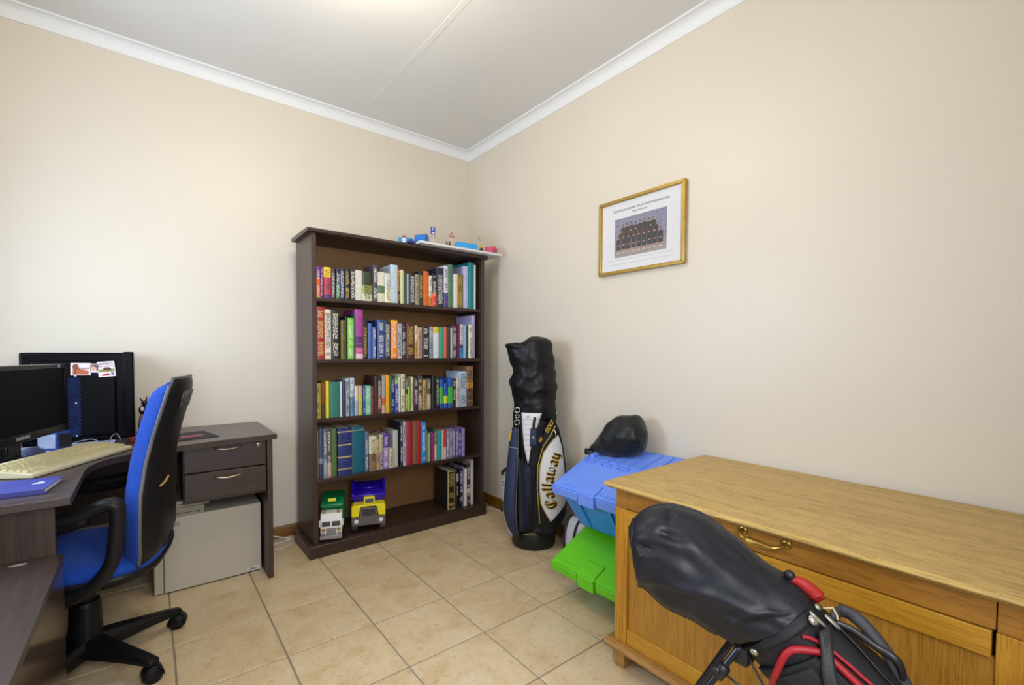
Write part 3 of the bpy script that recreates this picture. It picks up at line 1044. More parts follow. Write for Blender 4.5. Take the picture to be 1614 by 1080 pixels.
for k in range(8):
    person(-0.100 + k * 0.0262, 0.040 + 0.002 * (k % 3), 0.0205, rp.choice((0, 4, 1)), False)
for k in range(8):
    person(-0.112 + k * 0.030, 0.013 + 0.002 * (k % 2), 0.0215, rp.choice((1, 1, 0)), False)
for k in range(9):
    person(-0.128 + k * 0.0315, -0.018, 0.0225, rp.choice((0, 0, 0, 4)), True)
o = t.build('printed_people', jk, ph)
o['kind'] = 'stuff'
mk = mat('print_black', '26242a', 0.5)
text('printed_title', 'SENIOR LEADERSHIP TRUST SPORTSPEOPLE 2004', 0.0155, mk, pf, (0.004, -0.0124, 0.134), (1, 0, 0), (0, 0, 1), 0.0002)
text('printed_title', 'Teams Executive', 0.0135, mk, pf, (0.0, -0.0124, 0.115), (1, 0, 0), (0, 0, 1), 0.0002)
for z in (-0.124, -0.146):
    MB().box(-0.20, 0.20, -0.0124, -0.0118, z, z + 0.0012).build('mount_line', mat('grey_mount_line', '9a98a0', 0.6), pf)  # fine grey lines across the mount below the print
gl = NT('picture_glass')
gl.set(Roughness=0.03)
tb = gl.n('ShaderNodeBsdfTransparent')
gs = gl.n('ShaderNodeBsdfGlossy')
gs.inputs['Roughness'].default_value = 0.03
mx = gl.n('ShaderNodeMixShader')
mx.inputs[0].default_value = 0.05
gl.l(tb.outputs[0], mx.inputs[1])
gl.l(gs.outputs[0], mx.inputs[2])
gl.l(mx.outputs[0], gl.t.nodes['Material Output'].inputs['Surface'])
MB().box(-FW + 0.016, FW - 0.016, -0.0165, -0.0150, -FH + 0.016, FH - 0.016).build('glass_pane', gl.m, pf)

# ------------------------------------------------------------------ oak chest against the right wall
OAKC = ('a8721e', 'c08a2c', 'cc9a3c')
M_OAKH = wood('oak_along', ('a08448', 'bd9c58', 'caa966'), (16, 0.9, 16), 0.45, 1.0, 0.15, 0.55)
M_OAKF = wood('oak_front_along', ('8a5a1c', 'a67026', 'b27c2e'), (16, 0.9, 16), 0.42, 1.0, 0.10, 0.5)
M_OAKR = wood('oak_rail_along', ('a8741c', 'c08a24', 'c89632'), (16, 0.9, 16), 0.40, 1.0, 0.10, 0.4)
M_OAKV = wood('oak_upright', ('a8721a', 'bd8420', 'ca922c'), (18, 18, 0.9), 0.40, 1.0, 0.10, 0.4)
M_OAKP = wood('oak_panel_upright', ('9a6a20', 'b07c28', 'be8c36'), (26, 26, 0.8), 0.42, 1.0, 0.10, 0.5)
ch = thing('oak_chest', 'long golden oak chest with a drawer along the right wall', 'chest', (-0.35, -2.50, 0))
X0, YA, YB = -0.665, -1.990, -2.990       # front plane, left end, right end
t = MB()
prof = [(-0.708, 0.660), (-0.714, 0.664), (-0.714, 0.669), (-0.706, 0.6755), (-0.020, 0.6755), (-0.020, 0.650), (-0.690, 0.650), (-0.694, 0.655)]
yb = [YB - 0.03, -2.76, -2.535, -2.27, YA + 0.018]
t.hexa([(x, YB - 0.03, z) for x, z in prof], [(x, YA + 0.018, z) for x, z in prof])
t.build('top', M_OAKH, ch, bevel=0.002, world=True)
for y0, y1 in ((YA - 0.052, YA), (YB, YB + 0.052)):
    for x0, x1 in ((X0, X0 + 0.05), (-0.07, -0.02)):
        MB().box(x0, x1, y0, y1, 0.096, 0.578).build('post', M_OAKV, ch, bevel=0.002, world=True)
        MB().box(x0 + 0.002, x1, y0 + 0.001, y1 - 0.001, 0.579, 0.650).build('post_block', M_OAKF, ch, bevel=0.0015, world=True)
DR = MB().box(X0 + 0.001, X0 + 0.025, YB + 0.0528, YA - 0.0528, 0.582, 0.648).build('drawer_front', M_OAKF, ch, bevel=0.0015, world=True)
hd = MB()
hp = bez([(X0 + 0.001, -2.440, 0.632), (X0 - 0.022, -2.442, 0.630), (X0 - 0.030, -2.458, 0.622), (X0 - 0.032, -2.480, 0.618), (X0 - 0.032, -2.505, 0.618), (X0 - 0.030, -2.528, 0.618), (X0 - 0.018, -2.545, 0.622), (X0 + 0.001, -2.552, 0.628)], 4)
n = len(hp)
hr = [lerp([(0, 0.0075), (0.15, 0.0055), (0.30, 0.006), (0.36, 0.0105), (0.48, 0.0105), (0.60, 0.0075), (0.64, 0.008), (0.68, 0.0055), (0.85, 0.0045), (1, 0.006)], i / (n - 1)) for i in range(n)]
hd.tube(hp, hr, 12)
hd.build('handle', mat('brass_handle', 'b09048', 0.32, 0.85, var=0.1, scale=60), DR, smooth=True).matrix_parent_inverse = Matrix.Translation((0.35, 2.50, 0))
for y, z in ((-2.440, 0.632), (-2.553, 0.628)):
    o = MB().lathe([(0.003, -0.003), (0.013, -0.003), (0.014, 0.001), (0.003, 0.002)], (X0, y, z), 16, 'x').build('rosette', mat('brass_handle', 'b09048', 0.32, 0.85), DR, smooth=True)
    o.matrix_parent_inverse = Matrix.Translation((0.35, 2.50, 0))
MB().box(X0 - 0.002, X0 + 0.022, YB + 0.058, YA - 0.053, 0.524, 0.579).build('rail', M_OAKR, ch, bevel=0.002, world=True)
MB().box(X0 + 0.002, X0 + 0.022, YB + 0.053, YA - 0.053, 0.096, 0.150).build('rail', M_OAKR, ch, bevel=0.002, world=True)
MB().box(X0 + 0.010, X0 + 0.018, -2.362, YA - 0.052, 0.150, 0.524).build('panel', M_OAKP, ch, world=True)
MB().box(X0 + 0.002, X0 + 0.020, -2.672, -2.362, 0.150, 0.524).build('centre_board', M_OAKP, ch, bevel=0.002, world=True)
MB().box(X0 + 0.010, X0 + 0.018, YB + 0.052, -2.672, 0.150, 0.524).build('panel', M_OAKP, ch, world=True)
for y in (YA - 0.006, YB + 0.012):
    MB().box(X0 + 0.05, -0.07, y - 0.012, y, 0.10, 0.65).build('end_panel', M_OAKP, ch, world=True)
t = MB()
prof = [(-0.668, 0.096), (-0.680, 0.096), (-0.690, 0.091), (-0.694, 0.083), (-0.692, 0.075), (-0.684, 0.070), (-0.020, 0.070), (-0.020, 0.096)]
t.hexa([(x, YB - 0.02, z) for x, z in prof], [(x, YA + 0.026, z) for x, z in prof])
t.build('base_moulding', wood('oak_base', ('946830', 'a87c3c', 'b48c4c'), (16, 0.9, 16), 0.45), ch, bevel=0.002, world=True)
for x in (X0 + 0.022, -0.06):
    for y in (YA - 0.022, YB + 0.03):
        t = MB()
        t.hexa([(x - 0.020, y - 0.020, 0), (x + 0.020, y - 0.020, 0), (x + 0.020, y + 0.020, 0), (x - 0.020, y + 0.020, 0)], [(x - 0.030, y - 0.030, 0.070), (x + 0.030, y - 0.030, 0.070), (x + 0.030, y + 0.030, 0.070), (x - 0.030, y + 0.030, 0.070)])
        t.build('foot', wood('oak_base', (), ()), ch, bevel=0.004, world=True)


# ------------------------------------------------------------------ stacking bins with a hinged front flap
def bin_(label, color, y, z, h, body_hex, LX, drop, rise):
    """-x is the front, y runs along the wall; the flap is hinged about half way back"""
    r = thing('storage_bin', label, 'storage bin', (-0.02, y, z), 0)
    m = mat('bin_plastic_' + color, color, 0.38, var=0.03, scale=6, bump=0.03, bscale=200)
    mb = mat('bin_plastic_' + body_hex, body_hex, 0.38, var=0.03, scale=6)
    W = 0.215
    LZ = h - drop
    HX, HZ = -0.245, h
    t = MB()
    low = [(-0.310, -W + 0.050), (-0.020, -W + 0.050), (-0.020, W - 0.050), (-0.310, W - 0.050)]
    up = [(LX + 0.040, -W + 0.016, LZ - 0.045), (-0.015, -W + 0.016, h - 0.02), (-0.015, W - 0.016, h - 0.02), (LX + 0.040, W - 0.016, LZ - 0.045)]
    t.loft([[(a, b, 0.0) for a, b in low], [(a - 0.004 * (a < -0.1), b, 0.012) for a, b in low], up])
    body = t.build('body', mb, r, bevel=0.006, seg=3)
    for sy in (-1, 1):
        MB().hexa([(-0.324, sy * 0.085 - 0.006, 0.012), (-0.310, sy * 0.085 - 0.006, 0.012), (-0.310, sy * 0.085 + 0.006, 0.012), (-0.324, sy * 0.085 + 0.006, 0.012)],
                  [(LX + 0.027, sy * 0.095 - 0.010, LZ - 0.046), (LX + 0.055, sy * 0.095 - 0.010, LZ - 0.046), (LX + 0.055, sy * 0.095 + 0.010, LZ - 0.046), (LX + 0.027, sy * 0.095 + 0.010, LZ - 0.046)]).build('body_rib', mb, body, bevel=0.002)
    ux, uz = HX - LX, HZ - LZ

    def P(u, v, o=0.0):
        n = Vector((-uz, 0, ux)).normalized()
        return Vector((LX + ux * u, v, LZ + uz * u)) + n * o

    t = MB()
    rim = [(0.0, -W + 0.012), (0.0, W - 0.012), (0.05, W), (1.0, W - 0.006), (1.0, -W + 0.006), (0.05, -W)]
    t.loft([[P(u, v, -0.014) for u, v in rim], [P(u, v, 0.0) for u, v in rim]])
    fl_ = t.build('flap', m, r, bevel=0.004, seg=3)
    for v0, v1 in ((-W - 0.002, -0.054), (0.054, W + 0.002)):
        t = MB()
        t.loft([[(LX - 0.006, v, LZ - 0.006) for v in (v0, v1)] + [(LX + 0.016, v, LZ - 0.006) for v in (v1, v0)],
                [(LX + 0.002, v, LZ - 0.046) for v in (v0, v1)] + [(LX + 0.022, v, LZ - 0.046) for v in (v1, v0)]])
        t.build('front_lip', m, r, bevel=0.003)
    for sy in (-1, 1):
        t = MB()
        q = [(LX, LZ), (HX, HZ), (-0.012, HZ + rise), (-0.012, HZ + rise - 0.030), (HX, HZ - 0.034), (LX + 0.006, LZ - 0.046)]
        a, c = sorted((sy * (W - 0.010), sy * (W + 0.002)))
        t.hexa([(x_, a, z_ - 0.004) for x_, z_ in q], [(x_, c, z_ - 0.004) for x_, z_ in q])
        t.build('side_lip', m, r, bevel=0.003)
    # panel of the flap: a recessed line runs round the raised field, stepped at the hand grip
    fld = [(0.16, 0.050), (0.10, 0.062), (0.10, W - 0.040), (0.80, W - 0.050), (0.80, -W + 0.050), (0.10, -W + 0.040), (0.10, -0.062), (0.16, -0.050), (0.30, -0.050), (0.30, 0.050)]
    t = MB()
    t.loft([[P(u, v, -0.002) for u, v in fld], [P(u, v, 0.0045) for u, v in fld]])
    t.build('flap_field', m, fl_, bevel=0.0015)
    t = MB()
    ring = [P(u, v, 0.0004) for u, v in fld]
    t.tube(ring + ring[:1], 0.0022, 4, cap=False)
    t.build('flap_groove', mat('groove_' + body_hex, body_hex, 0.6), fl_)
    t = MB()
    pts = [(0.00, 0.046), (0.28, 0.046), (0.28, -0.046), (0.00, -0.046)]
    t.loft([[P(u, v, -0.002) for u, v in pts], [P(u, v, 0.0075) for u, v in pts]])
    t.build('grip_pad', m, fl_, bevel=0.002)
    MB().hexa([(LX - 0.004, -0.046, LZ - 0.056), (LX + 0.016, -0.046, LZ - 0.056), (LX + 0.016, 0.046, LZ - 0.056), (LX - 0.004, 0.046, LZ - 0.056)],
              [(LX - 0.010, -0.046, LZ + 0.002), (LX + 0.010, -0.046, LZ + 0.006), (LX + 0.010, 0.046, LZ + 0.006), (LX - 0.010, 0.046, LZ + 0.002)]).build('latch', m, r, bevel=0.003)
    k_ = rise / (-0.012 - HX)

    def R_(x, o):
        return HZ + k_ * (x - HX) + o

    def on_rear(x0, x1, y0, y1, lo_, hi_):
        return MB().hexa([(x0, y0, R_(x0, lo_)), (x1, y0, R_(x1, lo_)), (x1, y1, R_(x1, lo_)), (x0, y1, R_(x0, lo_))],
                         [(x0, y0, R_(x0, hi_)), (x1, y0, R_(x1, hi_)), (x1, y1, R_(x1, hi_)), (x0, y1, R_(x0, hi_))])
    rear = on_rear(HX + 0.002, -0.012, -W, W, -0.012, 0.002).build('rear_top', m, r, bevel=0.002)
    for k in range(5):
        v = W - 0.120 - k * 0.062
        on_rear(HX + 0.020, -0.040, v - 0.024, v + 0.024, 0.001, 0.008).build('rib', m, rear, bevel=0.0015)
    on_rear(HX + 0.030, HX + 0.110, W - 0.052, W - 0.026, 0.001, 0.020 if rise > 0.02 else 0.010).build('stacking_lug', m, rear, bevel=0.002)
    for v in (0.15, 0.05, -0.05, -0.15):
        MB().box(HX - 0.012, HX + 0.010, v - 0.022, v + 0.022, HZ - 0.004, HZ + 0.006).build('hinge', m, r, bevel=0.002)
        MB().box(HX - 0.013, HX + 0.002, v + 0.023, v + 0.031, HZ - 0.004, HZ + 0.003).build('hinge_notch', mat('groove_' + body_hex, body_hex, 0.6), r)
    return r


bin_('lime green storage bin standing on the floor under the blue one', '62c418', -1.715, 0.0, 0.280, '4fa616', -0.495, 0.115, 0.002)
bin_('bright blue storage bin stacked on the green one', '6a8fee', -1.670, 0.2915, 0.303, '348ade', -0.448, 0.090, 0.045)

# white sports bag with a black handle behind the green bin
r = thing('sports_bag', 'small white bag with a dark strap behind the green bin', 'bag', (-0.085, -1.262, 0), 0)
t = MB()
t.loft([[(0.062 * k * math.cos(a), 0.105 * q * math.sin(a), z) for a in [2 * PI * i / 20 for i in range(20)]] for z, k, q in ((0, 0.7, 0.8), (0.008, 0.95, 0.98), (0.06, 1.0, 1.0), (0.12, 0.9, 0.9), (0.17, 0.65, 0.7), (0.195, 0.3, 0.4))])
t.build('body', mat('white_canvas', 'c9c9d2', 0.6, var=0.05, bump=0.1, scale=12), r, smooth=True)
for y in (-0.03, 0.045):
    MB().tube(bez([(-0.060, y, 0.02), (-0.066, y, 0.08), (-0.056, y, 0.14), (-0.030, y, 0.185), (0.0, y, 0.202)], 5), 0.006, 8).build('strap', M_DKP, r, smooth=True)

# loose golf-bag hood lying on the blue bin
M_NYL = mat('black_nylon', '0b0b10', 0.42, spec=0.35, var=0.25, scale=9, bump=0.25, bscale=25, bdist=0.01, sheen=0.15)


def sack(rings_tab, e1f, wr, seg=40, seed=0.0, amp=0.008, freq=9):
    rings = []
    for i, (c, r1, r2, t, e1, e2) in enumerate(rings_tab):
        ring = []
        for k in range(seg):
            a = 2 * PI * k / seg
            p = Vector(c) + e1 * (r1 * math.cos(a)) + e2 * (r2 * math.sin(a))
            d = (e1 * math.cos(a) + e2 * math.sin(a))
            q = p * freq + Vector((seed, seed, seed))
            w = noise.noise(q) + 0.5 * noise.noise(q * 2.1)
            ring.append(p + d * w * amp * min(1.0, r1 / 0.03))
        rings.append(ring)
    return rings


def sweep(centres, radii, e2dir, squash=1.0, per=6, win=1):
    """smooth ring table along centres; e2dir is the preferred second axis"""
    tab = []
    C = bez(centres, per)
    n = len(centres)
    for i, c in enumerate(C):
        s = min(i / per, n - 1)
        k = min(int(s), n - 2)
        w = s - k
        p0, p1, p2, p3 = radii[max(k - 1, 0)], radii[k], radii[k + 1], radii[min(k + 2, n - 1)]
        r = 0.5 * ((2 * p1) + (p2 - p0) * w + (2 * p0 - 5 * p1 + 4 * p2 - p3) * w * w + (3 * p1 - p0 - 3 * p2 + p3) * w ** 3)
        t = (C[min(i + win, len(C) - 1)] - C[max(i - win, 0)]).normalized()
        e2 = Vector(e2dir)
        e2 = (e2 - t * e2.dot(t)).normalized()
        e1 = e2.cross(t).normalized()
        if e1.z < 0:
            e1 = -e1
        tab.append((c, r, r * squash, t, e1, e2))
    return tab


hb = thing('club_hood', 'loose black nylon club hood slumped on the blue bin against the wall', 'bag hood', (-0.125, -1.60, 0.6100))
cs = [(-0.17, -1.445, 0.625), (-0.165, -1.49, 0.648), (-0.150, -1.545, 0.672), (-0.135, -1.600, 0.705), (-0.120, -1.655, 0.728), (-0.110, -1.700, 0.738), (-0.105, -1.725, 0.742)]
tb = sweep(cs, [0.026, 0.055, 0.086, 0.104, 0.102, 0.080, 0.022], (1, 0.15, 0), 0.85)
rg = sack(tb, None, None, 44, 3.3, 0.013, 11)
rg = [[Vector((min(p.x, -0.012), p.y, max(p.z, 0.5945 + 0.193 * (min(p.x, -0.012) + 0.265) + 0.0105))) for p in r_] for r_ in rg]
t = MB()
t.loft(rg)
t.build('hood', M_NYL, hb, smooth=True, world=True)
MB().tube(bez([(-0.175, -1.455, 0.625), (-0.205, -1.448, 0.630), (-0.222, -1.462, 0.624), (-0.212, -1.482, 0.622)], 5), 0.012, 8).build('buckle_strap', M_DKP, hb, smooth=True, world=True)
MB().box(-0.232, -0.205, -1.466, -1.440, 0.612, 0.642).build('buckle', M_DKP, hb, bevel=0.004, world=True)
sm = [rg[k][int(44 * 0.62) % 44] for k in range(2, len(rg) - 1)]
MB().tube(sm, 0.0022, 6).build('seam', mat('black_piping', '0c0c0e', 0.5), hb, smooth=True, world=True)

# ------------------------------------------------------------------ corner desk with a drawer return along the back wall
M_DESKT = wood('desk_top_melamine', ('3e3433', '483d3c', '524643'), (0.9, 16, 16), 0.30, 1.0, 0.03, 0.25, 0.6)
M_DESKE = mat('desk_edge_band', '3c322f', 0.4, var=0.08, scale=20)
M_DESKV = wood('desk_panel_melamine', ('2b1e19', '3a2a23', '46342b'), (22, 22, 0.7), 0.38, 1.0, 0.05, 0.5)
M_DESKD = wood('desk_drawer_melamine', ('30241f', '3a2d28', '443630'), (0.8, 20, 20), 0.36, 1.0, 0.05, 0.4)
DZ0, DZ1 = 0.698, 0.722
dk = thing('corner_desk', 'dark brown corner desk with two drawers under its end', 'desk', (-2.2, -0.5, 0))
edge = [(-1.481, -0.022), (-1.481, -0.531), (-1.691, -0.556), (-1.860, -0.590), (-1.960, -0.632), (-2.035, -0.672), (-2.096, -0.722), (-2.130, -0.775), (-2.148, -0.840), (-2.155, -0.900), (-2.155, -1.268), (-2.820, -1.268), (-2.820, -0.022)]
t = MB()
t.prism(edge, DZ0, DZ1)
t.build('worktop', M_DESKT, dk, bevel=0.002, world=True)
t = MB()
ed = edge[1:11]
t.loft([[(x - 0.001, y + 0.001, DZ0 - 0.001), (x - 0.001, y + 0.001, DZ1 - 0.002), (x + 0.0012, y - 0.0012, DZ1 - 0.002), (x + 0.0012, y - 0.0012, DZ0 - 0.001)] for x, y in ed])
t.build('edge_band', M_DESKE, dk, world=True)
MB().box(-1.524, -1.500, -0.526, -0.030, 0.0, DZ0).build('end_panel', M_DESKV, dk, bevel=0.0015, world=True)
MB().box(-1.862, -1.846, -0.490, -0.040, 0.430, DZ0).build('drawer_box_side', M_DESKV, dk, bevel=0.001, world=True)
MB().box(-1.846, -1.524, -0.490, -0.040, 0.430, 0.445).build('drawer_box_floor', M_DESKV, dk, bevel=0.001, world=True)
MB().box(-1.846, -1.524, -0.050, -0.040, 0.445, DZ0).build('drawer_box_back', M_DESKV, dk, world=True)
M_HANDLE = mat('satin_nickel', 'a89c8c', 0.3, 0.9)
for k, (z0, z1, hz) in enumerate(((0.575, 0.693, 0.682), (0.446, 0.570, 0.548))):
    d = MB().box(-1.858, -1.527, -0.512, -0.492, z0, z1).build('drawer', M_DESKD, dk, bevel=0.0015, world=True)
    hpts = bez([(-1.742, -0.511, hz), (-1.736, -0.530, hz - 0.004), (-1.690, -0.536, hz - 0.009), (-1.644, -0.530, hz - 0.004), (-1.638, -0.511, hz)], 5)
    h = MB().tube(hpts, 0.0045, 8).build('handle', M_HANDLE, d, smooth=True)
    h.matrix_parent_inverse = Matrix.Translation((2.2, 0.5, 0))
    if k == 0:
        h = MB().lathe([(0.003, -0.518), (0.011, -0.518), (0.0125, -0.515), (0.0125, -0.510), (0.003, -0.510)], (-1.560, 0, 0.676), 18, 'y').build('lock', M_HANDLE, d, smooth=True)
        h.matrix_parent_inverse = Matrix.Translation((2.2, 0.5, 0))
        h = MB().box(-1.5612, -1.5588, -0.5195, -0.5175, 0.671, 0.681).build('keyhole', M_DKP, d)
        h.matrix_parent_inverse = Matrix.Translation((2.2, 0.5, 0))
MB().box(-2.820, -2.192, -1.225, -1.203, 0.0, DZ0).build('end_panel', M_DESKV, dk, bevel=0.0015, world=True)
MB().box(-2.800, -1.862, -0.120, -0.104, 0.30, DZ0).build('modesty_panel', M_DESKV, dk, world=True)
MB().box(-2.800, -2.784, -1.203, -0.120, 0.0, DZ0).build('modesty_panel', M_DESKV, dk, world=True)

# low dark cabinet at the end of the desk
lc = thing('low_cabinet', 'low glossy dark brown cabinet standing against the desk end', 'cabinet', (-2.5, -1.6, 0))
M_LOWT = wood('cabinet_top_melamine', ('352a27', '3e322e', '463935'), (16, 0.9, 16), 0.34, 1.0, 0.03, 0.3, 0.6)
M_LOWS = wood('cabinet_side_gloss', ('3c2f26', '45362c', '4c3d33'), (16, 0.9, 16), 0.16, 1.0, 0.01, 0.15, 0.7)
MB().box(-2.810, -2.176, -2.060, -1.230, 0.534, 0.552).build('top', M_LOWT, lc, bevel=0.001, world=True)
MB().loft([[(-2.262 + 0.018 * math.cos(a), -1.252 + 0.007 * math.sin(a), z_) for a in [2 * PI * i / 16 for i in range(16)]] for z_ in (0.5518, 0.5524)]).build('oval_sticker', mat('pale_sticker', 'b8a8a8', 0.5), lc, world=True)
MB().box(-2.194, -2.176, -2.060, -1.230, 0.0, 0.533).build('side_panel', M_LOWS, lc, bevel=0.001, world=True)
MB().box(-2.810, -2.792, -2.060, -1.230, 0.0, 0.533).build('side_panel', M_LOWS, lc, bevel=0.001, world=True)
MB().box(-2.790, -2.196, -1.242, -1.232, 0.0, 0.533).build('back_panel', M_LOWS, lc, world=True)
MB().box(-2.790, -2.196, -2.058, -2.040, 0.04, 0.530).build('door', M_LOWS, lc, bevel=0.001, world=True)

# ------------------------------------------------------------------ things on the desk
M_BLKM = mat('black_case_metal', '05060a', 0.36, var=0.08, scale=30, spec=0.08)
M_BLKG = mat('black_gloss', '08080b', 0.18, spec=0.18)
DT = DZ1 + 0.0005
tw = thing('computer_tower', 'black computer tower with a mesh strip lying on the desk by the wall', 'computer', (-2.215, -0.145, DT))
MB().box(-0.188, 0.180, -0.098, 0.100, 0.0, 0.400).build('case', M_BLKM, tw, bevel=0.008, seg=3)
t = MB()
t.hexa([(-0.160, -0.0975, 0.020), (0.125, -0.0975, 0.020), (0.125, -0.0975, 0.368), (-0.160, -0.0975, 0.368)], [(-0.152, -0.107, 0.028), (0.117, -0.107, 0.028), (0.117, -0.107, 0.360), (-0.152, -0.107, 0.360)])
sp_ = t.build('side_cover', M_BLKM, tw, bevel=0.006, seg=3)
MB().box(0.146, 0.184, -0.101, 0.102, 0.004, 0.404).build('front_bezel', mat('black_bezel', '06060a', 0.35, spec=0.08), tw, bevel=0.006, seg=3)
t = MB()
hexr = 0.0051
for i in range(6):
    for j in range(34):
        x = -0.052 + i * 0.0090 + (j % 2) * 0.0045
        z = 0.032 + j * 0.0078
        rr = [(x + hexr * math.cos(PI / 6 + k * PI / 3), z + hexr * math.sin(PI / 6 + k * PI / 3)) for k in range(6)]
        ri = [(x + hexr * 0.66 * math.cos(PI / 6 + k * PI / 3), z + hexr * 0.66 * math.sin(PI / 6 + k * PI / 3)) for k in range(6)]
        o_ = [t.bm.verts.new((a, -0.1085, b)) for a, b in rr]
        n_ = [t.bm.verts.new((a, -0.1070, b)) for a, b in ri]
        for k in range(6):
            t.bm.faces.new([o_[k], o_[(k + 1) % 6], n_[(k + 1) % 6], n_[k]])
o = t.build('mesh_grille', mat('blue_lit_mesh', '22366c', 0.3, 0.4), sp_)
o['kind'] = 'stuff'
for z in (0.030, 0.176, 0.296):
    MB().lathe([(0.001, -0.111), (0.004, -0.110), (0.0045, -0.107), (0.001, -0.107)], (-0.014, 0, z), 10, 'y').build('screw', mat('bright_screw', 'b8c0cc', 0.25, 0.8), sp_, smooth=True)
for x in (-0.14, 0.14):
    for y in (-0.07, 0.07):
        MB().lathe([(0.004, -0.0004), (0.012, -0.0004), (0.013, 0.003), (0.004, 0.004)], (x, y, 0), 12).build('foot', M_DKP, tw, smooth=True)

CARD_Y = -0.2535


def card(name, label, x, z, w, h, rot, build):
    r = thing(name, label, 'card', (x, CARD_Y, z), 0, 'cards stuck on the computer tower')
    ca, sa = math.cos(rot), math.sin(rot)

    def T(px, pz, y=0.0):
        return (px * ca - pz * sa, y, px * sa + pz * ca)
    MB().hexa([T(-w / 2, -h / 2, 0.0012), T(w / 2, -h / 2, 0.0012), T(w / 2, h / 2, 0.0012), T(-w / 2, h / 2, 0.0012)], [T(-w / 2, -h / 2), T(w / 2, -h / 2), T(w / 2, h / 2), T(-w / 2, h / 2)]).build('card_sheet', mat('card_white', 'd4ccd0', 0.4), r, bevel=0.0004, seg=1)
    build(r, T)


def quad(r, T, nm, col, pts, y=-0.0004):
    b = MB()
    b.hexa([T(p, q, 0.0) for p, q in pts], [T(p, q, y) for p, q in pts])
    return b.build(nm, mat('print_' + col, col, 0.4), r)


def card_a(r, T):
    quad(r, T, 'printed_hill', 'a8542a', [(-0.026, -0.024), (0.026, -0.024), (0.026, -0.008), (0.006, -0.002), (-0.010, 0.006), (-0.026, 0.010)])
    quad(r, T, 'printed_tree', '7c3a1c', [(-0.026, 0.004), (-0.012, -0.002), (-0.006, 0.010), (-0.010, 0.022), (-0.022, 0.023), (-0.027, 0.014)], -0.0006)
    quad(r, T, 'printed_trunk', '5a2a16', [(-0.019, -0.022), (-0.014, -0.022), (-0.015, 0.006), (-0.018, 0.006)], -0.0008)
    m = mat('print_a83828', 'a83828', 0.4)
    text('printed_script', 'Ikhaya', 0.015, m, r, T(0.008, 0.004, -0.0010), (math.cos(-0.02), 0, math.sin(0.08)), (-0.02, 0, 1), 0.0002, shear=0.3)


def card_b(r, T):
    quad(r, T, 'printed_face', 'cfa08a', [(0.010 * math.cos(a) - 0.002, 0.013 * math.sin(a)) for a in [k * PI / 5 for k in range(10)]])
    quad(r, T, 'printed_hair', '5a2c22', [(-0.002, 0.017), (0.008, 0.015), (0.013, 0.004), (0.012, -0.014), (0.008, -0.012), (0.007, 0.003), (-0.002, 0.009), (-0.012, 0.006), (-0.011, 0.013)], -0.0006)
    for x in (-0.0065, 0.0015):
        quad(r, T, 'printed_eye', '2a2020', [(x - 0.0015, 0.001), (x + 0.0015, 0.001), (x + 0.0012, 0.003), (x - 0.0012, 0.003)], -0.0007)
    quad(r, T, 'printed_mouth', 'a83840', [(-0.005, -0.007), (0.001, -0.007), (0.0, -0.0055), (-0.004, -0.0055)], -0.0007)


def card_c(r, T):
    quad(r, T, 'printed_field', '8a7a20', [(-0.027, -0.012), (0.027, -0.012), (0.027, 0.000), (-0.027, 0.000)])
    quad(r, T, 'printed_vehicle', '2a2218', [(-0.012, -0.005), (0.016, -0.005), (0.016, 0.002), (0.008, 0.008), (-0.006, 0.008), (-0.012, 0.002)], -0.0006)
    quad(r, T, 'printed_banner', 'c02840', [(-0.020, -0.030), (0.010, -0.030), (0.006, -0.018), (-0.012, -0.021)], -0.0006)
    quad(r, T, 'printed_badge', '4a5a98', [(0.014, -0.028), (0.024, -0.028), (0.024, -0.017), (0.014, -0.017)], -0.0006)
    m = mat('print_8a2a3a', '3a3040', 0.4)
    text('printed_heading', 'EXPERTS', 0.0125, m, r, T(0.0, 0.024, -0.0008), T(1, 0), T(0, 1), 0.0002)
    text('printed_line', 'PEST CONTROL', 0.0075, mat('print_c02840', 'c02840', 0.4), r, T(0.0, 0.013, -0.0008), T(1, 0), T(0, 1), 0.0002)


card('postcard', 'white-edged card with an orange tree scene on the black computer tower', -2.212, 1.049, 0.066, 0.055, -0.02, card_a)
card('portrait_card', 'small portrait card between the two bigger cards on the computer tower', -2.1675, 1.053, 0.027, 0.040, -0.03, card_b)
card('flyer_card', 'white advertising card with red print, right of the portrait card', -2.126, 1.048, 0.060, 0.070, 0.08, card_c)

# monitor: local x to its right, -y is the screen side
mang = math.atan2(0.376, 0.114)
mo = thing('computer_monitor', 'black widescreen monitor in front of the computer tower', 'monitor', (-2.3235, -0.694, DT), mang)
MW0, MW1 = -0.255, 0.255
MB().box(MW0, MW1, -0.012, 0.030, 0.088, 0.357).build('housing', M_BLKG, mo, bevel=0.008, seg=3)
for nm, a in (('bezel', (MW0 + 0.001, MW1 - 0.001, 0.339, 0.356)), ('bezel', (MW0 + 0.001, MW1 - 0.001, 0.089, 0.118)), ('bezel', (MW0 + 0.001, MW0 + 0.020, 0.118, 0.339)), ('bezel', (MW1 - 0.020, MW1 - 0.001, 0.118, 0.339))):
    MB().box(a[0], a[1], -0.016, -0.010, a[2], a[3]).build(nm, M_BLKG, mo, bevel=0.002)
MB().box(MW0 + 0.018, MW1 - 0.018, -0.0132, -0.0118, 0.116, 0.341).build('screen', mat('dark_screen', '08090e', 0.35, spec=0.03), mo)
text('maker_name', 'SAMSUNG', 0.0165, mat('silver_print', 'b0b0b4', 0.35, 0.4), mo, (-0.045, -0.0165, 0.104), (1, 0, 0), (0, 0, 1), 0.0004, offset=0.0003)
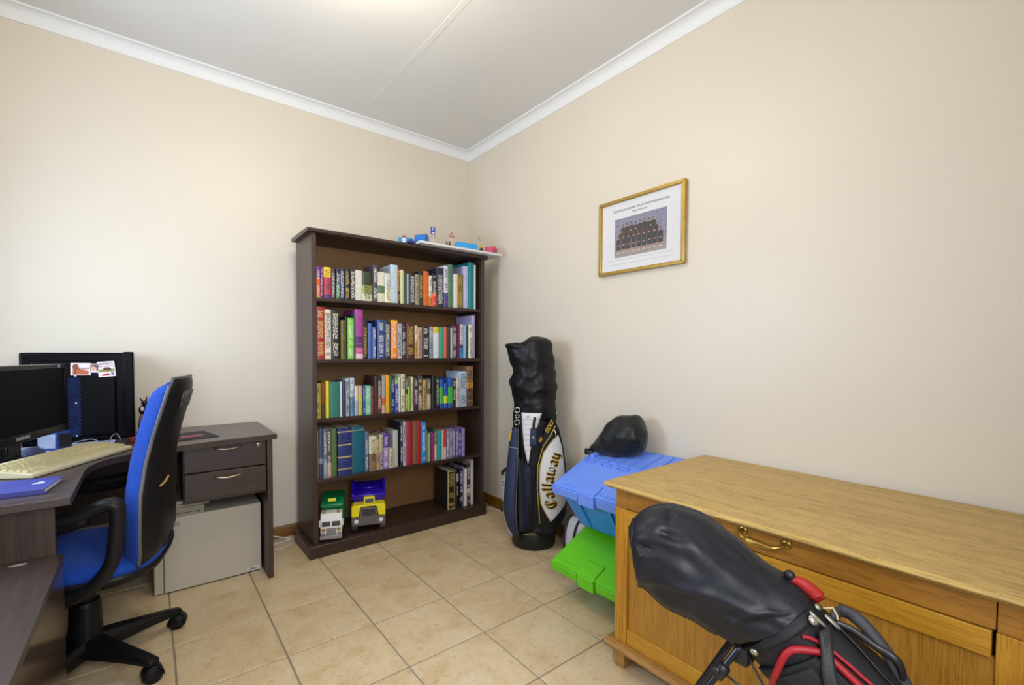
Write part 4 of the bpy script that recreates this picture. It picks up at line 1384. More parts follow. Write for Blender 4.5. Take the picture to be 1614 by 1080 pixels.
MB().lathe([(0.001, -0.0172), (0.0062, -0.0172), (0.0066, -0.0158), (0.001, -0.0158)], (0.192, 0, 0.3475), 16, 'y').build('round_sticker', mat('pale_blue_sticker', '8fb8d8', 0.4), mo, smooth=True)
MB().box(-0.045, 0.035, 0.026, 0.056, 0.004, 0.10).build('neck', M_BLKG, mo, bevel=0.006)
t = MB()
t.loft([[(0.11 * k * math.cos(a) - 0.005, 0.062 * k * math.sin(a) + 0.085, z) for a in [2 * PI * i / 28 for i in range(28)]] for z, k in ((0, 1), (0.006, 1), (0.013, 0.86), (0.018, 0.4))])
t.build('foot', M_BLKG, mo, smooth=True)

# small loudspeaker beside the monitor
s_ = thing('desktop_speaker', 'small blue and silver loudspeaker cube under the monitor', 'speaker', (-2.284, -0.395, DT), math.radians(56))
MB().box(-0.036, 0.036, -0.040, 0.036, 0.0, 0.074).build('cabinet', mat('navy_plastic', '1c3a78', 0.3), s_, bevel=0.007, seg=3)
MB().box(-0.037, -0.030, -0.034, 0.034, 0.010, 0.066).build('silver_front', mat('silver_grey_plastic', '9aa0b4', 0.35, 0.3), s_, bevel=0.003)
MB().box(-0.026, 0.030, -0.0425, -0.038, 0.010, 0.064).build('grille_cloth', mat('black_cloth', '101016', 0.8), s_, bevel=0.003)
for x in (-0.025, 0.025):
    MB().box(x - 0.006, x + 0.006, -0.03, 0.03, -0.0004, 0.001).build('rubber_foot', M_DKP, s_)

# keyboard
M_KB = mat('beige_keyboard', 'bcb392', 0.5, var=0.04, scale=30)
M_KEY = mat('beige_keys', 'c4ba8e', 0.5, var=0.03, scale=30)
ka = math.atan2(0.379, 0.235)
kb = thing('keyboard', 'long beige keyboard lying across the corner of the desk', 'keyboard', (-2.2265, -0.7155, DT), ka)
t = MB()
t.extrude_x([(-0.088, 0.0005), (-0.088, 0.013), (-0.080, 0.016), (0.070, 0.032), (0.084, 0.032), (0.086, 0.026), (0.086, 0.0005)], -0.226, 0.226)
t.build('body', M_KB, kb, bevel=0.004, seg=3)
kr = random.Random(1)
t = MB()


def key(x, y, w, d=0.0165):
    z = 0.016 + (y + 0.080) * 0.107
    t.hexa([(x - w / 2, y - d / 2, z - 0.002), (x + w / 2, y - d / 2, z - 0.002), (x + w / 2, y + d / 2, z - 0.001), (x - w / 2, y + d / 2, z - 0.001)],
           [(x - w / 2 + 0.0022, y - d / 2 + 0.001, z + 0.0075), (x + w / 2 - 0.0022, y - d / 2 + 0.001, z + 0.0075), (x + w / 2 - 0.0022, y + d / 2 - 0.003, z + 0.0085), (x - w / 2 + 0.0022, y + d / 2 - 0.003, z + 0.0085)])


for row in range(6):
    y = -0.058 + row * 0.0195 + (0.008 if row == 5 else 0)
    for k in range(15):
        if row == 0 and 3 <= k <= 9:
            if k == 6:
                key(-0.215 + 6 * 0.019 + 0.004, y, 0.118)
            continue
        key(-0.215 + k * 0.0190 + 0.004, y, 0.0175)
    for k in range(3):
        if row in (2,) or (row == 1 and k != 1):
            continue
        key(0.083 + k * 0.019, y, 0.0175)
    if row < 5:
        for k in range(4):
            key(0.148 + k * 0.019, y, 0.0175)
o = t.build('keys', M_KEY, kb)
o['kind'] = 'stuff'

# blue notebook, mouse, mouse mat, bits behind
nb = thing('notebook', 'closed blue violet notebook lying in front of the keyboard', 'notebook', (-2.325, -1.095, DT), math.radians(-7.5))
MB().box(-0.120, 0.118, -0.077, 0.074, 0.002, 0.012).build('pages', M_PAGE, nb)
M_NB = mat('blue_violet_cover', '3a4088', 0.45, var=0.04, scale=8)
MB().box(-0.124, 0.122, -0.081, 0.078, 0.012, 0.0145).build('cover', M_NB, nb, bevel=0.001)
MB().box(-0.124, 0.122, -0.081, 0.078, 0.0, 0.0022).build('cover', M_NB, nb, bevel=0.0008)
MB().box(-0.124, 0.122, -0.083, -0.0795, 0.0, 0.0145).build('spine', M_NB, nb, bevel=0.001)
t = MB()
for k, (a, b, w) in enumerate(((-0.006, 0.008, 0.012), (-0.010, 0.0, 0.020), (-0.004, -0.006, 0.012), (-0.014, -0.012, 0.028))):
    t.box(a, a + w, b, b + 0.0036, 0.0144, 0.0149)
t.bm.transform(Matrix.Translation((0.088, 0.010, 0)))
o = t.build('white_print', mat('white_ink', 'd8d8e4', 0.5), nb)
o['kind'] = 'stuff'

ms = thing('computer_mouse', 'dark blue grey computer mouse beside the monitor foot', 'mouse', (-2.335, -0.520, DT), math.radians(60))
t = MB()
t.loft([[(0.054 * k * math.cos(a), 0.031 * k * math.sin(a), z) for a in [2 * PI * i / 24 for i in range(24)]] for z, k in ((0.0, 0.9), (0.006, 1.0), (0.016, 0.97), (0.026, 0.8), (0.033, 0.45), (0.035, 0.1))])
t.build('body', mat('blue_grey_plastic', '3c4460', 0.25), ms, smooth=True)
MB().lathe([(0.002, -0.004), (0.009, -0.003), (0.009, 0.003), (0.002, 0.004)], (0.028, 0, 0.026), 14, 'y').build('wheel', M_DKP, ms, smooth=True)

mm = thing('mouse_mat', 'black mouse mat with a red print on the drawer end of the desk', 'mouse mat', (-1.835, -0.360, DT), math.radians(12))
MB().box(-0.100, 0.100, -0.110, 0.110, 0.0, 0.0030).build('mat_sheet', mat('black_mat_cloth', '26222a', 0.7, var=0.1, scale=30), mm, bevel=0.001)
t = MB()
t.loft([[(0.055 * k * math.cos(a) + 0.01, 0.032 * k * math.sin(a) - 0.02, z) for a in [2 * PI * i / 20 for i in range(20)]] for z, k in ((0.0028, 1.0), (0.0033, 1.0))])
t.build('red_print', mat('red_print', '8a2a44', 0.6), mm)
text('mat_lettering', 'RACING', 0.022, mat('pale_print', 'c0a8b4', 0.6), mm, (0.01, -0.02, 0.0036), (1, 0, 0), (0, 1, 0), 0.0002, shear=0.3)

rd = thing('red_box', 'small dark red box on the desk behind the keyboard end', 'box', (-2.022, -0.372, DT), 0.3)
MB().box(-0.030, 0.030, -0.018, 0.018, 0.0, 0.016).build('body', mat('dark_red_card', '7a2430', 0.5), rd, bevel=0.002)
MB().box(-0.031, 0.031, -0.019, 0.019, 0.016, 0.019).build('lid', mat('red_lid', '8c3038', 0.5), rd, bevel=0.001)
gd = thing('desk_figurine', 'small black and white figurine standing beside the computer tower', 'figurine', (-2.000, -0.120, DT))
MB().lathe([(0.006, 0), (0.022, 0), (0.020, 0.05), (0.014, 0.09), (0.010, 0.095)], seg=16).build('stand', mat('tan_stand', '8a7460', 0.6), gd, smooth=True)
t = MB()
t.ball((0, 0, 0.115), 0.018, 0.016, 0.024)
t.ball((0.006, -0.006, 0.150), 0.013)
t.build('body', M_DKP, gd, smooth=True)
t = MB()
t.ball((-0.004, -0.014, 0.122), 0.008, 0.005, 0.012)
t.build('white_chest', M_WPL, gd, smooth=True)
MB().tube([(-0.004, 0, 0.16), (-0.012, 0, 0.178)], [0.004, 0.002], 8).build('ear', M_DKP, gd, smooth=True)
MB().tube([(0.012, 0, 0.16), (0.016, 0, 0.180)], [0.004, 0.002], 8).build('ear', M_DKP, gd, smooth=True)

M_CABW = mat('white_cable', 'd0ccd0', 0.5)
M_CABG = mat('grey_cable', '6a6c7c', 0.5)
M_CABK = mat('black_cable', '16161a', 0.5)


def cable(label, pts, r, m, n=6, name='cable', group=None):
    o = MB().tube(bez(pts, n), r, 8).build(name, m, None, smooth=True)
    return tag(o, label, 'cable', group)


z = DT + 0.003
cable('pale cable looping out from the blue loudspeaker along the desk', [(-2.262, -0.335, z), (-2.225, -0.300, z + 0.008), (-2.180, -0.285, z + 0.012), (-2.150, -0.300, z), (-2.120, -0.330, z), (-2.110, -0.300, z + 0.020), (-2.095, -0.272, z + 0.026), (-2.080, -0.300, z)], 0.0024, M_CABG)
cable('black cable curling on the desk behind the mouse', [(-2.430, -0.46, z), (-2.400, -0.44, z), (-2.375, -0.405, z), (-2.345, -0.40, z), (-2.330, -0.425, z), (-2.360, -0.44, z), (-2.385, -0.42, z + 0.006), (-2.360, -0.38, z)], 0.0022, M_CABK)
cable('white cable lying on the desk left of the loudspeaker', [(-2.470, -0.42, z), (-2.420, -0.40, z), (-2.370, -0.36, z), (-2.330, -0.335, z), (-2.310, -0.30, z)], 0.0026, M_CABW)

# pale sheet under the monitor: bluish reflection on the desk put into its colour
o = MB().box(-2.44, -2.10, -0.50, -0.268, DT, DT + 0.0012).build('reflection_sheet', mat('bluish_reflection', 'aeb4d0', 0.5), None)
tag(o, 'pale bluish sheet coloured as a reflection on the desk under the loudspeaker', 'reflection')
for nm in ('desktop_speaker', 'computer_mouse', 'red_box'):
    bpy.data.objects[nm].location.z += 0.0014

# ------------------------------------------------------------------ under the desk
M_BEIGE = mat('beige_case_paint', 'b4ac9c', 0.5, var=0.04, scale=3)
bc2 = thing('beige_computer_case', 'wide beige computer case standing on edge under the drawers', 'computer case', (-1.735, -0.30, 0.0008))
MB().box(-1.934, -1.533, -0.399, -0.215, 0.004, 0.354).build('cover', M_BEIGE, bc2, bevel=0.004, world=True)
MB().box(-1.972, -1.9355, -0.396, -0.218, 0.004, 0.352).build('front_bezel', mat('beige_bezel', 'b0a890', 0.5), bc2, bevel=0.006, seg=3, world=True)
MB().box(-1.93, -1.54, -0.396, -0.22, 0.0, 0.006).build('base_strip', M_DKP, bc2, world=True)
lb = MB().box(-1.600, -1.542, -0.4005, -0.3985, 0.012, 0.030).build('label_plate', mat('label_white', 'c8c8c8', 0.4), bc2, world=True)
for k in range(2):
    MB().box(-1.590 + k * 0.004, -1.556 - 0.008 * k, -0.4012, -0.4004, 0.016 + k * 0.006, 0.019 + k * 0.006).build('printed_line', mat('label_ink', '4a4a54', 0.5), bc2, world=True)
MB().box(-1.905, -1.872, -0.4003, -0.3985, 0.310, 0.326).build('embossed_badge', mat('badge_tan', 'a0947c', 0.4), bc2, bevel=0.001, world=True)
# two optical drives lying on top of it
for k, (x1, z0, lab) in enumerate(((-1.775, 0.3555, 'grey optical drive lying on the beige computer case'), (-1.755, 0.3965, 'beige optical drive topmost in the stack under the drawers'))):
    r = thing('optical_drive', lab, 'optical drive', (x1 - 0.075, -0.300, z0))
    MB().box(-0.075, 0.075, -0.094, 0.08, 0.0, 0.040 if k == 0 else 0.030).build('body', mat('drive_metal', '8a8478', 0.4, 0.5), r, bevel=0.001)
    MB().box(-0.075, 0.075, -0.099, -0.0945, 0.0, 0.040 if k == 0 else 0.030).build('front_plate', mat('drive_front_' + str(k), 'a49c88' if k else '8c8674', 0.5), r, bevel=0.001)
    MB().box(-0.060, 0.060, -0.1004, -0.0985, 0.012, 0.0145).build('tray_slot', M_DKP, r)
    MB().box(0.045, 0.056, -0.1010, -0.0985, 0.005, 0.009).build('button', M_GREYP, r)

cable('white cable looped on the floor left of the bookcase', [(-1.50, -0.060, 0.02), (-1.44, -0.030, 0.035), (-1.38, -0.045, 0.020), (-1.325, -0.085, 0.006), (-1.318, -0.125, 0.004), (-1.345, -0.165, 0.004), (-1.395, -0.190, 0.004), (-1.45, -0.185, 0.004), (-1.47, -0.150, 0.004), (-1.44, -0.115, 0.004), (-1.38, -0.095, 0.004), (-1.325, -0.100, 0.011)], 0.0036, M_CABW)
cable('second white cable along the skirting left of the bookcase', [(-1.52, -0.040, 0.050), (-1.47, -0.028, 0.046), (-1.42, -0.030, 0.028), (-1.36, -0.048, 0.012), (-1.318, -0.062, 0.006)], 0.0036, M_CABW)
cable('thin white cable on the floor between bookcase and standing golf bag', [(-0.132, -0.250, 0.005), (-0.095, -0.30, 0.004), (-0.060, -0.345, 0.004), (-0.035, -0.41, 0.004), (-0.028, -0.50, 0.004), (-0.030, -0.62, 0.004), (-0.045, -0.72, 0.004)], 0.0042, M_CABW)

# ------------------------------------------------------------------ office chair (local -x forward, +x is its back)
M_BLUE = mat('blue_upholstery', '163f98', 0.8, var=0.12, scale=60, bump=0.25, bscale=350, bdist=0.002, sheen=0.05, spec=0.2)
M_SHELL = mat('black_chair_plastic', '121113', 0.42, var=0.05, scale=20, bump=0.06, bscale=260, spec=0.22)
M_ARM = mat('dark_grey_arm_plastic', '161516', 0.45, spec=0.25)
oc = thing('office_chair', 'blue upholstered office chair with black back shell at the desk', 'chair', (-2.165, -0.852, 0), math.radians(-13))
TS = [(0.36, 0.200), (0.40, 0.218), (0.45, 0.232), (0.55, 0.234), (0.65, 0.233), (0.75, 0.243), (0.85, 0.264), (0.95, 0.292), (1.04, 0.316)]
TW = [(0.36, 0.130), (0.40, 0.185), (0.45, 0.212), (0.52, 0.220), (0.60, 0.212), (0.70, 0.186), (0.80, 0.168), (0.90, 0.162), (0.99, 0.160), (1.03, 0.148), (1.04, 0.125)]


def back(u, v, off, zs=0.0, ws=0.0):
    z = 0.375 + zs + (1.036 - 0.375 - zs * 2) * v
    w = lerp(TW, z) + ws
    y = (u - 0.5) * 2 * w
    x = lerp(TS, z) - 0.022 * (abs(u - 0.5) * 2) ** 2.2
    return Vector((x + off, y, z))


t = MB()
t.slab(lambda u, v: back(u, v, 0.018 - 0.016 * max(abs(2 * u - 1) ** 6, abs(2 * v - 1) ** 10)), lambda u, v: back(u, v, 0.0), 17, 33)
sh = t.build('back_shell', M_SHELL, oc, smooth=True)
t = MB()


def cush(u, v):
    e = max(abs(2 * u - 1), abs(2 * v - 1) ** 2)
    return back(u, v, -0.068 * (1 - e ** 5) - 0.012, 0.012, 0.002)


t.slab(lambda u, v: back(u, v, -0.001, 0.012, 0.004), cush, 21, 35)
t.build('back_cushion', M_BLUE, oc, smooth=True)
# grey welt between shell and cushion
rim = [back(0.0, k / 24, 0.0) for k in range(1, 24)] + [back(k / 10, 1.0, 0.0) for k in range(0, 11)] + [back(1.0, 1 - k / 24, 0.0) for k in range(1, 24)]
MB().tube([Vector((p.x - 0.001, p.y, p.z)) for p in rim], 0.006, 8).build('shell_edge', mat('grey_edge_plastic', '55545a', 0.4), oc, smooth=True)
for k in range(7):
    y = -0.075 + k * 0.025
    pts = [Vector((lerp(TS, z) - 0.022 * (abs(y) / lerp(TW, z)) ** 2.2 + 0.0155, y, z)) for z in (0.925, 0.945, 0.965, 0.985)]
    MB().tube(pts, 0.0045, 8).build('vent_rib', mat('vent_rib_plastic', '4a484a', 0.3), sh, smooth=True)
# torn edge patch on the shell
o = MB().tube(bez([(0.252, -0.150, 0.665), (0.258, -0.110, 0.670), (0.262, -0.070, 0.684)], 4), [0.001] + [0.004] * 7 + [0.001], 6).build('worn_tear', mat('worn_foam', 'a08050', 0.8, var=0.3, scale=80), sh, smooth=True)
# seat
t = MB()


def seat_ring(z, k):
    out = []
    for i in range(40):
        a = 2 * PI * i / 40
        c, s = math.cos(a), math.sin(a)
        out.append((0.235 * k * math.copysign(abs(c) ** 0.55, c) + 0.005, 0.235 * k * math.copysign(abs(s) ** 0.55, s), z))
    return out


t.loft([seat_ring(0.388, 0.90), seat_ring(0.396, 0.98), seat_ring(0.414, 1.0), seat_ring(0.431, 0.97), seat_ring(0.441, 0.86), seat_ring(0.437, 0.5), seat_ring(0.434, 0.1)])
t.build('seat_cushion', M_BLUE, oc, smooth=True)
t = MB()
t.loft([seat_ring(0.340, 0.45), seat_ring(0.350, 0.80), seat_ring(0.376, 0.99), seat_ring(0.401, 1.015)])
t.build('seat_pan', M_SHELL, oc, smooth=True)
t = MB()
t.slab(lambda u, v: Vector((0.10 + 0.148 * u, -0.045 + 0.09 * v, 0.352 + 0.10 * u * u)), lambda u, v: Vector((0.10 + 0.153 * u, -0.045 + 0.09 * v, 0.343 + 0.09 * u * u)), 8, 3)
t.build('back_bracket', M_SHELL, oc, smooth=True)
for s in (-1, 1):
    y = s * 0.262
    pts = bez([(-0.100, y, 0.602), (-0.02, y, 0.606), (0.06, y, 0.618), (0.125, y, 0.645), (0.160, y, 0.648), (0.168, y, 0.618), (0.160, y, 0.52), (0.148, y, 0.46), (0.110, y, 0.405), (0.050, y * 0.98, 0.368), (-0.03, y * 0.93, 0.352), (-0.10, y * 0.80, 0.350)], 6)
    n = len(pts)
    MB().tube(pts, [lerp([(0, 0.014), (0.1, 0.022), (0.35, 0.022), (0.5, 0.020), (1.0, 0.020)], i / (n - 1)) for i in range(n)], 12, flat=((0, 1, 0), 1.25)).build('armrest', M_ARM, oc, smooth=True)
    MB().tube(bez([(-0.125, y, 0.588), (-0.05, y, 0.590), (0.03, y, 0.598), (0.10, y, 0.622)], 4), [0.010] + [0.022] * 11 + [0.010], 12, flat=((0, 0, 1), 1.15)).build('arm_pad', M_SHELL, oc, smooth=True)
# column and five-star base
MB().lathe([(0.012, 0.060), (0.046, 0.060), (0.048, 0.10), (0.044, 0.235), (0.040, 0.250), (0.030, 0.252), (0.030, 0.345), (0.010, 0.346)], seg=24).build('gas_column', M_SHELL, oc, bevel=0.0)
t = MB()
t.box(-0.09, 0.07, -0.06, 0.06, 0.322, 0.352)
t.build('tilt_mechanism', M_DKP, oc, bevel=0.006)
MB().tube([(0.0, 0.05, 0.335), (0.02, 0.16, 0.33), (0.03, 0.20, 0.325)], [0.005, 0.006, 0.009], 8).build('lever', M_DKP, oc, smooth=True)
for k in range(5):
    a = math.radians(21.8 + 13 + 72 * k)
    c, s_ = math.cos(a), math.sin(a)
    rg_ = []
    for q, w, z0, z1 in ((0.03, 0.040, 0.062, 0.125), (0.09, 0.034, 0.062, 0.118), (0.18, 0.027, 0.064, 0.102), (0.25, 0.023, 0.062, 0.090), (0.292, 0.020, 0.060, 0.080), (0.300, 0.012, 0.062, 0.074)):
        sec = [(-w, z0), (w, z0), (w, z0 + (z1 - z0) * 0.65), (w * 0.6, z1), (-w * 0.6, z1), (-w, z0 + (z1 - z0) * 0.65)]
        rg_.append([(q * c - y * s_, q * s_ + y * c, z) for y, z in sec])
    t = MB()
    t.loft(rg_)
    leg = t.build('base_leg', M_SHELL, oc, bevel=0.004)
    ca = math.radians(13) + (-0.25, 1.7, 0.6, 2.4, 0.15)[k]
    cx, cy = 0.285 * c, 0.285 * s_
    dx, dy = math.cos(ca), math.sin(ca)
    for sgn in (-1, 1):
        ax = Vector((-dy, dx, 0))
        p0 = Vector((cx, cy, 0.0265)) + ax * (sgn * 0.005)
        p1 = p0 + ax * (sgn * 0.017)
        MB().tube([p0, p0 + (p1 - p0) * 0.15, p0 + (p1 - p0) * 0.8, p1], [0.022, 0.0265, 0.0265, 0.021], 20).build('caster_wheel', M_SHELL, leg, smooth=True, angle=0.5)
    t = MB()
    ring = [Vector((cx, cy, 0.0265)) + Vector((dx, dy, 0)) * (0.031 * math.cos(q)) + Vector((0, 0, 0.031 * math.sin(q))) for q in [math.radians(-10 + 20 * i) for i in range(11)]]
    ax = Vector((-dy, dx, 0))
    t.loft([[p + ax * 0.024 for p in ring], [p - ax * 0.024 for p in ring]], cap=False, closed=False)
    o = t.build('caster_hood', M_SHELL, leg, smooth=True)
    so = o.modifiers.new('thick', 'SOLIDIFY')
    so.thickness = 0.003
    MB().cyl((cx, cy, 0.050), (cx, cy, 0.070), 0.008, seg=10).build('caster_stem', M_DKP, leg, smooth=True)

# ------------------------------------------------------------------ standing golf bag by the corner (local x to its right, -y is the front)
M_BAGK = mat('black_bag_cloth', '0c0c0f', 0.55, spec=0.3, var=0.1, scale=25, bump=0.15, bscale=160, bdist=0.002)
M_BAGW = mat('white_bag_vinyl', 'd2d0d4', 0.45, var=0.03, scale=6, bump=0.06, bscale=30)
M_BAGN = mat('navy_strap_cloth', '1f2a4a', 0.6, var=0.12, scale=14, bump=0.15, bscale=60)
M_BAGY = mat('yellow_piping', 'b8a030', 0.45)
M_GOLDT = mat('gold_thread', 'c89a20', 0.45)
M_CHR = mat('chrome', 'c8c8cc', 0.18, 1.0)
M_BAGNYL = mat('black_hood_nylon', '08080c', 0.45, var=0.3, scale=8, bump=0.25, bscale=22, bdist=0.01, spec=0.3)
gb = thing('standing_golf_bag', 'tall black and white golf bag with gold lettering standing in the corner', 'golf bag', (-0.190, -1.005, 0), math.radians(-41.3))


def bag_r(z):
    return lerp([(0.0, 0.118), (0.03, 0.124), (0.10, 0.126), (0.30, 0.126), (0.55, 0.124), (0.70, 0.126), (0.80, 0.130)], z)


def body_y(x, z):
    r = bag_r(z)
    return -0.95 * r * math.sqrt(max(0.0, 1 - min(1, (x / r) ** 2)))


t = MB()
rings = [[(bag_r(z) * math.cos(2 * PI * k / 40), 0.95 * bag_r(z) * math.sin(2 * PI * k / 40), z) for k in range(40)] for z in (0.0, 0.012, 0.06, 0.12, 0.25, 0.4, 0.55, 0.7, 0.775)]
t.loft(rings)
t.build('body', M_BAGK, gb, smooth=True, angle=0.6)


def strip(zl, xl, xr, yfun, off, nu=8, per=10, puff=0.0, thick=0.004, edge=0.0):
    """cloth patch on a bag surface between two edges given as tables over z"""
    z0, z1 = zl

    def f(o):
        def g(u, v):
            z = z0 + (z1 - z0) * v
            a, b = lerp(xl, z), lerp(xr, z)
            x = a + (b - a) * u
            e = (1 - (2 * u - 1) ** 4) * (1 - (2 * v - 1) ** 6)
            return Vector((x, yfun(x, z) - o - puff * e, z))
        return g
    return f(off), f(off - thick)


def patch(name, m, par, zl, xl, xr, yfun, off, nu=9, nv=14, puff=0.0, thick=0.004):
    a, b = strip(zl, xl, xr, yfun, off, puff=puff, thick=thick)
    t = MB()
    t.slab(a, b, nu, nv)
    return t.build(name, m, par, smooth=True)


pw = patch('white_front_panel', M_BAGW, gb, (0.50, 0.79), [(0.50, -0.036), (0.60, -0.060), (0.70, -0.070), (0.79, -0.075)], [(0.50, -0.033), (0.60, -0.018), (0.70, 0.012), (0.79, 0.042)], body_y, 0.004)
for z in (0.575, 0.605, 0.635, 0.665, 0.695, 0.725, 0.752):
    a, b = lerp([(0.50, -0.036), (0.60, -0.060), (0.70, -0.070), (0.79, -0.075)], z), lerp([(0.50, -0.033), (0.60, -0.018), (0.70, 0.012), (0.79, 0.042)], z)
    MB().tube([(a + (b - a) * k / 6, body_y(a + (b - a) * k / 6, z) - 0.0042, z + 0.006 * (k / 6 - 0.5)) for k in range(7)], 0.0009, 6).build('seam', mat('grey_stitching', '8a8a90', 0.6), pw, smooth=True)

# big side pocket on the right
PXC, PR, PRY = 0.082, 0.118, 0.132


def pocket_y(x, z):
    q = (x - PXC) / PR
    return -PRY * math.sqrt(max(0.0, 1 - min(1, q * q))) - 0.002


PL = [(0.085, -0.018), (0.13, -0.014), (0.30, -0.006), (0.50, 0.006), (0.62, 0.034), (0.72, 0.070), (0.76, 0.090)]
PRR = [(0.085, 0.108), (0.13, 0.140), (0.20, 0.186), (0.30, 0.192), (0.50, 0.180), (0.62, 0.160), (0.70, 0.140), (0.76, 0.110)]
t = MB()


def pk_out(u, v):
    z = 0.085 + 0.675 * v
    a, b = lerp(PL, z), lerp(PRR, z)
    x = a + (b - a) * u
    return Vector((x, min(pocket_y(x, z), body_y(x, z) - 0.001) - 0.006 * (1 - (2 * u - 1) ** 4), z))


def pk_in(u, v):
    p = pk_out(u, v)
    return Vector((p.x * 0.9, 0.02, p.z))


t.slab(pk_out, pk_in, 14, 24)
pk = t.build('side_pocket', M_BAGK, gb, smooth=True)


def pk_y(x, z):
    a, b = lerp(PL, z), lerp(PRR, z)
    u = min(1, max(0, (x - a) / (b - a)))
    return min(pocket_y(x, z), body_y(x, z) - 0.001) - 0.006 * (1 - (2 * u - 1) ** 4)


WL = [(0.178, 0.094), (0.272, 0.040), (0.365, 0.029), (0.490, 0.032), (0.570, 0.052), (0.630, 0.092), (0.668, 0.132)]
WR = [(0.178, 0.098), (0.230, 0.150), (0.266, 0.184), (0.330, 0.186), (0.480, 0.172), (0.600, 0.156), (0.668, 0.135)]
wp = patch('white_pocket_panel', M_BAGW, pk, (0.178, 0.668), WL, WR, pk_y, 0.004, 12, 26)
edge_l = [Vector((lerp(WL, z), pk_y(lerp(WL, z), z) - 0.005, z)) for z in [0.178 + 0.0245 * k for k in range(21)]]
MB().tube(edge_l, 0.0022, 6).build('piping', M_BAGY, pk, smooth=True)
zp = [(0.160, 0.034), (0.36, 0.019), (0.50, 0.022), (0.60, 0.048), (0.66, 0.086), (0.72, 0.118)]
MB().tube([Vector((lerp(zp, z), pk_y(lerp(zp, z), z) - 0.003, z)) for z in [0.160 + 0.028 * k for k in range(21)]], 0.0028, 6).build('zip', M_BAGY, pk, smooth=True)
MB().tube([(0.113, pk_y(0.113, 0.69) - 0.004, 0.700), (0.120, pk_y(0.12, 0.68) - 0.010, 0.680), (0.118, pk_y(0.118, 0.66) - 0.010, 0.655)], 0.003, 6).build('zip_pull', M_CHR, pk, smooth=True)

# blackletter name on the white pocket: broad-nib strokes laid on the cloth
NIB = Vector((0.78, 0.62))
GLY = {
    'C': ([[(0.95, 0.95), (0.75, 1.12), (0.42, 1.10), (0.12, 0.80), (0.08, 0.35), (0.30, 0.02), (0.65, -0.02), (0.98, 0.22)], [(0.55, 1.05), (0.50, 0.60), (0.55, 0.10)], [(0.95, 0.95), (0.85, 0.72)]], 1.15),
    'a': ([[(0.12, 0.62), (0.35, 0.74), (0.55, 0.60), (0.55, 0.12), (0.70, 0.0)], [(0.55, 0.42), (0.22, 0.36), (0.12, 0.14), (0.30, 0.0), (0.55, 0.14)]], 0.82),
    'l': ([[(0.05, 1.02), (0.22, 1.12), (0.22, 0.15), (0.40, 0.0)]], 0.46),
    'w': ([[(0.0, 0.66), (0.16, 0.74), (0.16, 0.16), (0.34, 0.0), (0.54, 0.14), (0.54, 0.70)], [(0.54, 0.14), (0.74, 0.0), (0.94, 0.18), (0.92, 0.56), (0.78, 0.76)]], 1.12),
    'y': ([[(0.0, 0.66), (0.16, 0.74), (0.16, 0.20), (0.36, 0.02), (0.58, 0.16)], [(0.58, 0.74), (0.58, 0.10), (0.46, -0.26), (0.14, -0.30)]], 0.80),
}
# baseline runs up the pocket along a gentle arc; letters read with their tops to the left
BASE = bez([(0.128, 0.260), (0.112, 0.330), (0.108, 0.400), (0.120, 0.470), (0.150, 0.560)], 12)
BL = [0.0]
for a, b in zip(BASE[:-1], BASE[1:]):
    BL.append(BL[-1] + (Vector(b) - Vector(a)).length)


def on_arc(s, h):
    for k in range(len(BASE) - 1):
        if s <= BL[k + 1] or k == len(BASE) - 2:
            w = (s - BL[k]) / (BL[k + 1] - BL[k])
            a, b = Vector(BASE[k]), Vector(BASE[k + 1])
            p = a + (b - a) * w
            d = (b - a).normalized()
            return p.x - d.y * h, p.y + d.x * h


def lettering(name, m, grow, off):
    t = MB()
    size = 0.052
    s0 = 0.0
    for chn in 'Callaway':
        strokes, adv = GLY[chn]
        for st in strokes:
            pts = bez([(x, y, 0) for x, y in st], 5)
            for (p, q) in zip(pts[:-1], pts[1:]):
                d = (q - p).length
                nb = NIB * (0.095 + grow)
                e = (q - p).normalized() * grow
                quad2 = [(p.x - e.x - nb.x, p.y - e.y - nb.y), (q.x + e.x - nb.x, q.y + e.y - nb.y), (q.x + e.x + nb.x, q.y + e.y + nb.y), (p.x - e.x + nb.x, p.y - e.y + nb.y)]
                nn = Vector((-(q - p).y, (q - p).x)).normalized() * (0.020 + grow)
                quad2 = [(quad2[0][0] - nn.x, quad2[0][1] - nn.y), (quad2[1][0] - nn.x, quad2[1][1] - nn.y), (quad2[2][0] + nn.x, quad2[2][1] + nn.y), (quad2[3][0] + nn.x, quad2[3][1] + nn.y)]
                P3 = []
                for x, y in quad2:
                    X, Z = on_arc(s0 + x * size * 0.92, y * size)
                    P3.append((X, pk_y(X, Z) - 0.0045 - off, Z))
                try:
                    t.poly(P3)
                except ValueError:
                    pass
        s0 += adv * size * 0.92
    return t.build(name, m, wp)


o = lettering('lettering_outline', M_GOLDT, 0.045, 0.0006)
o['kind'] = 'stuff'
o = lettering('lettering', mat('black_thread', '1a1608', 0.5), 0.0, 0.0012)
o['kind'] = 'stuff'

